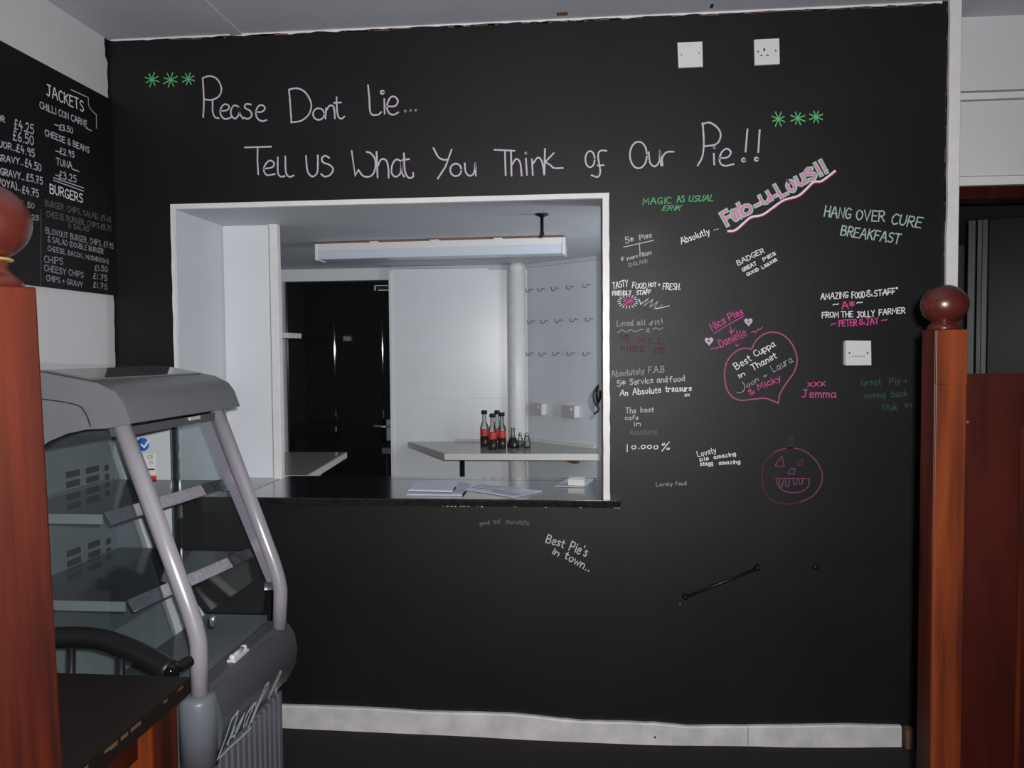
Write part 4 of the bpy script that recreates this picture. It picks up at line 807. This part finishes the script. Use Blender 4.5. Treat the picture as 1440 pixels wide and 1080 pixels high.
p = onY(1363, 594, YR); lab(lathe('screw_cover', [(.004, 0), (.003, .001)], (0, 0, 0), 'worn', pa, 8, Matrix.Translation((p.x, YR+.0058, p.z)) @ Matrix.Rotation(R(90), 4, 'X')), 'small worn nick in the rail')
# left post (closer)
ql = onY(31, 700, -1.85)
nl, _ = newel('newel_post', 0, 0, .079, 1.485, R(-30), .104, 'large left newel post with ball finial cut by the picture edge, before the menu board', zb=.080, mfront='mahog_lit', mside='mahog_falloff')
nl.location = (ql.x, -1.85, 0); nl.rotation_euler = (0, R(-1.4), 0)
WL[nl.name] = Vector((0, 0, 0))
rg = lab(lathe('brass_ring', [(.0285, 0), (.030, .0015), (.0285, .003)], (0, 0, 1.485+.0325), 'gold', nl, 28), 'thin brass coloured ring under the ball')
rg.location = (0, 0, 0)
# ================================================================== TABLE
tz = .75; ca = onZ(268, 952, tz); tb = root('dining_table', (ca.x-.35, ca.y-.35, 0), 'dark stained wooden table with worn edges behind the left newel post', 'table')
tx0 = ca.x-.62; ty0 = ca.y-.46
prism('table_top', [(tx0, ty0, tz-.032), (ca.x, ty0, tz-.032), (ca.x, ca.y, tz-.032), (tx0, ca.y, tz-.032)], (0, 0, .032), 'table', tb, .006, 3)
for (x0, x1, y0, y1) in ((ca.x-.095, ca.x-.006, ca.y-.13, ca.y-.045), (tx0+.01, tx0+.10, ca.y-.13, ca.y-.045), (ca.x-.095, ca.x-.006, ty0+.02, ty0+.10), (tx0+.01, tx0+.10, ty0+.02, ty0+.10)):
    lg = box('leg', (x0, y0, 0), (x1, y1, tz-.033), 'mahog', tb, .003); box('lit_leg_face', (x0+.002, y0-.003, .0), (x1-.002, y0+.0, tz-.034), 'mahog_lit', lg, .001)  # leg fronts get the flash-lit copy of the wood
box('apron', (ca.x-.06, ty0+.10, tz-.10), (ca.x-.035, ca.y-.13, tz-.033), 'mahog_pan', tb)
bm = bmesh.new()
for k in range(9):
    y = ca.y-.03-[0, .06, .15, .19, .22, .24, .30, .34, .37][k]; l_ = [.018, .012, .03, .02, .02, .016, .02, .02, .02][k]
    abox(bm, (ca.x-.002, y-l_, tz-.008-.004*random.random()), (ca.x+.0009, y, tz-.004))
lab(link('worn_chips', tomesh(bm, 'wc'), 'worn', tb), 'pale worn chips along the table edge')['kind'] = 'stuff'
# ================================================================== CHAIR
ch = root('tub_chair', (-1.08, -1.12, 0), 'black bow backed chair pushed in behind the dark table', 'chair')
yc = -1.175
def cp(x, y, Y=yc): v = onY(x, y, Y); return (v.x, Y, v.z)
rail = [cp(40, 905, -1.20), cp(70, 898, -1.175), cp(100, 896, -1.165), cp(140, 899, -1.16), cp(175, 910, -1.165), cp(210, 926, -1.18), cp(240, 944, -1.20)]
tube('back_rail', curve(rail, 6), .0225, 'blackm', ch, 14)
bm = bmesh.new(); bmesh.ops.create_uvsphere(bm, u_segments=16, v_segments=10, radius=.021, matrix=Matrix.Translation(rail[-1])); lab(link('rail_joint', tomesh(bm, 'rj'), 'blackp', ch, True), 'glossy round joint at the rail end')
e = Vector(rail[-1]); tube('arm_stub', curve([e, e+Vector((.010, .02, .002)), e+Vector((.020, .045, .006))], 5), .012, 'blackm', ch, 12)
for x, m_, ex in ((97, 905, 0), (167, 915, 0), (35, 905, 0)):
    a_ = cp(x, m_, -1.165); tube('spindle', [(a_[0]+.006, a_[1], a_[2]), (a_[0]-.0, a_[1]-.01, .46)], .009, 'blackm', ch, 10)
tube('back_post', [tuple(e), (e.x-.01, e.y-.01, .44)], .014, 'blackm', ch, 10)
lathe('seat', [(.165, 0), (.175, .006), (.175, .028), (.155, .036)], (-1.09, -1.35, .43), 'blackm', ch, 32)
for sx, sy in ((-1, -1), (1, -1), (-1, 1), (1, 1)): tube('leg', [(-1.09+sx*.11, -1.35+sy*.11, .43), (-1.09+sx*.15, -1.35+sy*.13, 0.001)], [.014, .010], 'blackm', ch, 10)
# ================================================================== DISPLAY FRIDGE
YN, YF = -.945, -.365
fr = root('display_fridge', (-1.3, -.66, 0), 'grey curved front display fridge with silver tubes standing against the left wall', 'fridge')
def px(x, z): return (x, YN, z)
xb = XL+.02
# base with rounded corners
def rounded_base(name, x1, z0, z1, m, r=.05, y0=YN, y1=YF, bev=.006):
    pts = [(xb, y1, z0), (xb, y0, z0)]
    for k in range(7): a_ = R(-90+k*15); pts.append((x1-r+r*math.cos(a_), y0+r+r*math.sin(a_), z0))
    for k in range(7): a_ = R(0+k*15); pts.append((x1-r+r*math.cos(a_), y1-r+r*math.sin(a_), z0))
    return prism(name, pts, (0, 0, z1-z0), m, fr, bev)
rounded_base('cabinet_base', -.965, .035, .37, 'base')
rounded_base('plinth', -1.02, 0, .035, 'blackm', .03)
bprof = [(-1.06, .56), (-.935, .548), (-.915, .52), (-.906, .47), (-.912, .42), (-.935, .375), (-.965, .35), (-1.06, .345)]
FB = prism('front_bulge', [(x, YN+.052, z) for x, z in bprof], (0, YF-YN-.052-.012, 0), 'bulge', fr, .003); soften(FB, 45)
bm = bmesh.new(); abox(bm, (xb, YN, .371), (-1.062, YF, .556)); link('side_casing', tomesh(bm, 'sc'), 'base', fr)
# round corner housings carrying the tubes
for y in (YN+.045, YF-.030):
    r_ = .046 if y < -.6 else .03
    lathe('tube_housing', [(r_, .371), (r_, .535), (r_-.006, .548), (.024, .552)], (-.965, y, 0), 'base', fr, 24)
# ledge on top of front
prism('front_ledge', [(-1.30, YN+.06, .555), (-.96, YN+.06, .555), (-.945, YN+.06, .549), (-.945, YN+.06, .54), (-1.30, YN+.06, .54)], (0, YF-YN-.1, 0), 'bulge', fr)
p = onZ(335, 921, .558); lt = lab(box('thermometer_clip', (p.x-.012, p.y-.045, .552), (p.x+.012, p.y+.045, .560), 'white_pl', fr, .002), 'white plastic clip on the ledge')
tube('clip_bar', [(p.x, p.y-.035, .566), (p.x, p.y+.035, .566)], .006, 'cream', lt, 8)
for dy in (-.036, .036): lathe('clip_end', [(.009, 0), (.009, .012), (.005, .015)], (p.x, p.y+dy, .558), 'white_pl', lt, 10)
# grille ribs
for k in range(13):
    y = YF-.035-k*.036; box('grille_rib', (-.966, y-.011, .05), (-.955, y+.011, .335), 'base', fr, .003)
# deck and liner
box('deck_tray', (-1.55, YN+.015, .557), (-1.0, YF-.02, .575), 'deck', fr, .004)
prism('inner_step', [(-1.50, YN+.02, .576), (-1.20, YN+.02, .576), (-1.26, YN+.02, .66), (-1.50, YN+.02, .68)], (0, YF-YN-.05, 0), 'inner', fr, .004)
bk = box('back_liner', (xb, YN+.005, .556), (-1.50, YF-.005, 1.22), 'inner', fr)
def slot(z, ys, hgt=.020):
    for y0, y1 in ys:
        for dz in (0, -.028): lab(box('air_slot', (-1.502, y0, z+dz-hgt/2), (-1.497, y1, z+dz+hgt/2), 'hole', bk), 'dark air slot') if False else box('air_slot', (-1.502, y0, z+dz-hgt/2), (-1.497, y1, z+dz+hgt/2), 'hole', bk)
def ybk(x, y): return onX(x, y, -1.497)
for rows in (((94, 112, 668), (122, 139, 662), (148.5, 153, 658)), ((95, 113.5, 778), (125, 141, 767), (150.5, 155.5, 762))):
    for x0, x1, y in rows:
        a_, b_ = ybk(x0, y), ybk(x1, y-(x1-x0)*.2); z = (a_.z+b_.z)/2
        for dz in (0, -.029): box('air_slot', (-1.501, a_.y, z+dz-.009), (-1.4965, b_.y, z+dz+.009), 'hole', bk)
for (x0, y0, x1, y1) in ((84, 698, 180, 678), (84, 812, 178, 775)):
    a_, b_ = ybk(x0, y0), ybk(x1, y1); z = (a_.z+b_.z)/2
    prism('shelf_bracket_rail', [(-1.4995, YN+.03, z-.022), (-1.478, YN+.03, z-.022), (-1.478, YN+.03, z+.016), (-1.4995, YN+.03, z+.02)], (0, YF-YN-.05, 0), 'inner', bk)
    for dy in (0, .1): pass
# far side: opaque pillar strip + glass
fs = box('far_side_panel', (-1.499, YF-.012, .576), (-1.31, YF-.002, 1.22), 'inner', fr)
lab(box('far_glass_edge', (-1.31, YF-.014, .576), (-1.285, YF-.001, 1.22), 'glass', fr), 'greenish edge of the far glass')
def pane(name, y0, y1, m):
    ps = [(-1.284, .576), (-1.02, .576), (-1.0, .72), (-1.16, 1.215), (-1.284, 1.215)] if y0 > -.6 else [(-1.70, .576), (-1.02, .576), (-1.0, .72), (-1.16, 1.225), (-1.25, 1.21), (-1.34, 1.17), (-1.45, 1.16), (-1.70, 1.16)]
    return prism(name, [(x, y0, z) for x, z in ps], (0, y1-y0, 0), m, fr)
lab(pane('far_side_glass', YF-.010, YF-.005, 'glass2'), 'clear far side glass')
lab(pane('near_side_glass', YN+.004, YN+.009, 'glass'), 'tinted near side glass')
# tubes
def ftube(y, top, bend, bot, name='frame_tube'):
    pts = [(bot.x, y, .545), (bend.x, y, bend.z-.05)]+[tuple(v) for v in curve([(bend.x, y, bend.z-.03), (bend.x-.006, y, bend.z+.005), (bend.x-(bend.x-top.x)*.11, y, bend.z+(top.z-bend.z)*.11)], 5)]+[(top.x-.01, y, top.z+.03)]
    return tube(name, pts, .0215, 'tube', fr, 20)
ny_ = YN+.046; fy_ = YF-.052
ftube(ny_, onY(170, 596, ny_), onY(279, 890, ny_), onY(281, 976, ny_))
ftube(fy_, onY(305, 580, fy_), onY(394, 815, fy_), onY(393, 882, fy_))
# slim acrylic channel behind the far tube + lower clip
a_, b_ = onY(287, 590, fy_), onY(379, 818, fy_)
ac = lab(prism('clear_channel', [(a_.x-.008, fy_-.01, a_.z), (a_.x+.024, fy_-.01, a_.z), (b_.x+.022, fy_-.01, b_.z), (b_.x-.004, fy_-.01, b_.z)], (0, .012, 0), 'chan', fr, .002), 'clear plastic channel along the far tube')
box('channel_stop', (b_.x-.010, fy_-.016, b_.z-.022), (b_.x+.022, fy_+.01, b_.z+.002), 'acryl', ac, .003)
a_ = onY(292, 878, ny_); lathe('glass_clip', [(.008, 0), (.008, .02), (.005, .024)], (a_.x+.004, ny_+.02, a_.z-.01), 'chrome', fr, 10)
# hood
hprof = [(xb, 1.372), (-1.32, 1.362), (-1.17, 1.334), (-1.125, 1.312), (-1.105, 1.285), (-1.088, 1.236), (-1.150, 1.224), (-1.20, 1.222), (-1.25, 1.212), (-1.30, 1.192), (-1.34, 1.165), (xb, 1.155)]
hd = prism('hood', [(x, YN-.012, z) for x, z in hprof], (0, YF-YN+.024, 0), 'hood', fr, .012, 4); soften(hd)
lab(prism('hood_top_cover', [(x, YN+.012, z) for x, z in ((xb, 1.3725), (-1.32, 1.3625), (-1.20, 1.3405), (-1.20, 1.345), (-1.32, 1.367), (xb, 1.3775))], (0, YF-YN-.03, 0), 'hoodtop', fr, 0), 'glossy top cover reflecting the room')
bm = bmesh.new()
sp = curve([(-1.70, YN-.0135, 1.300), (-1.50, YN-.0135, 1.302), (-1.36, YN-.0135, 1.300), (-1.235, YN-.0135, 1.284), (-1.205, YN-.0135, 1.265), (-1.19, YN-.0135, 1.228)], 6)
atube(bm, sp, .0014, 6); link('hood_seam', tomesh(bm, 'hs'), 'hole', hd)
bm = bmesh.new(); atube(bm, [(x, YN-.008, z-.001) for x, z in hprof[6:]], .004, 8); lab(link('rubber_gasket', tomesh(bm, 'rg'), 'blackm', hd), 'black gasket under the hood')
box('lamp_strip', (-1.24, YN+.03, 1.20), (-1.13, YF-.03, 1.222), 'bulge', fr, .004)
p = onY(250, 588, -.55); lab(box('lamp_clip', (-1.16, -.60, 1.212), (-1.125, -.54, 1.222), 'cream', fr), 'pale clip under the hood')
# shelves
def shelf(c0, far, z, label):
    nx_ = c0.x; t = lab(prism('glass_shelf', [(-1.48, YN+.03, z-.004), (nx_, YN+.03, z-.004), (far.x-.0, YF-.03, z-.004), (-1.48, YF-.03, z-.004)], (0, 0, .006), 'shelfg', fr), label)
    box('end_trim', (-1.48, YN+.022, z-.022), (nx_-.004, YN+.028, z+.002), 'inner_w', t)
    L_ = YF-.03-(YN+.03); w0 = YN+.03; x2 = nx_+(far.x-nx_)*.80
    prism('price_rail', [(nx_-.003, w0, z+.004), (nx_+.014, w0, z-.024), (nx_+.017, w0, z-.022), (nx_, w0, z+.006)], (x2-nx_, L_*.78, 0), 'rail', t)
    prism('clear_rail_end', [(x2-.003, w0+L_*.78, z+.004), (x2+.014, w0+L_*.78, z-.022), (x2+.017, w0+L_*.78, z-.020), (x2, w0+L_*.78, z+.006)], (far.x-x2, L_*.22, 0), 'acryl', t)
    tube('rail_lip', [(nx_+.015, w0, z-.024), (x2+.015+(far.x-x2), w0+L_, z-.024)], .0022, 'chrome', t, 6)
shelf(onY(148, 724, YN+.03), onY(312, 674, YF-.03), 1.004, 'upper glass shelf with mottled price rail')
shelf(onY(180, 850, YN+.03), onY(350, 762, YF-.03), .785, 'lower glass shelf with mottled price rail')
# stickers on far panel
fy2 = YF-.0125
p = onY(201, 625, fy2); lab(lathe('round_sticker', [(.021, 0), (.021, .0006)], (0, 0, 0), 'blue', fs, 24, Matrix.Translation((p.x, fy2+.0002, p.z)) @ Matrix.Rotation(R(90), 4, 'X')), 'round blue tick sticker')
bm = bmesh.new()
BS = Board(lambda x, y: onY(x, y, fy2), lambda w: Vector((w.x, w.z)), lambda p_, o: (p_.x, fy2-.0006-o, p_.y))
trace(bm, BS, ["/199,625 203,629 210,619"], (0, 0), 1, .006, .0004); me = bpy.data.meshes.new('tick'); bm.to_mesh(me); bm.free(); link('tick_mark', me, 'c_ww', fs)
q = [onY(*c, fy2) for c in ((201, 638), (219, 638), (219, 668), (201, 668))]
ls = lab(prism('rating_label', [tuple(v) for v in q], (0, -.0006, 0), 'white_pl', fs), 'white rating label')
bm = bmesh.new(); write(bm, BS, 'CE', (208, 645), (216, 644), 4.5, .0016, 0, .0008); write(bm, BS, '15', (210, 652), (215, 652), 4, .0014, 0, .0008); trace(bm, BS, ["/207,660 217,660"], (0, 0), 1, .006, .0008)
me = bpy.data.meshes.new('lt'); bm.to_mesh(me); bm.free(); link('label_print', me, 'hole', ls)
q = [onY(*c, fy2) for c in ((211, 669), (220, 669), (220, 679), (211, 679))]; lab(prism('red_tag', [tuple(v) for v in q], (0, -.0006, 0), 'red', fs), 'small red tag')
# silver script decal on the bulging front
XD = -.9045
DB = Board(lambda x, y: onX(x, y, XD), lambda w: Vector((w.y, w.z)), lambda p_, o: (XD+o, p_.x, p_.y))
DE = ["/105,1000 180,800 240,620 300,540", "/300,540 290,600 200,860", "/125,985 200,905 350,770 420,700", "/195,850 265,700 290,650 235,790 265,770", "265,790 290,700 350,580 360,572 310,690 285,740", "350,690 380,580 430,500 440,510 400,600 370,680", "/400,690 450,560 520,400 560,300", "560,300 590,270 575,320 500,470 430,640",
      "/590,420 640,290 700,160", "/700,160 710,170 680,240 600,400", "650,350 668,320 672,330 655,370", "/440,480 470,460 465,490"]
bm = bmesh.new(); trace(bm, DB, DE, (290, 920), 6.75, .0070, .0006)
me = bpy.data.meshes.new('dec'); bm.to_mesh(me); bm.free(); lab(link('script_decal', me, 'silver_ink', bpy.data.objects['front_bulge']), 'silver script lettering decal')
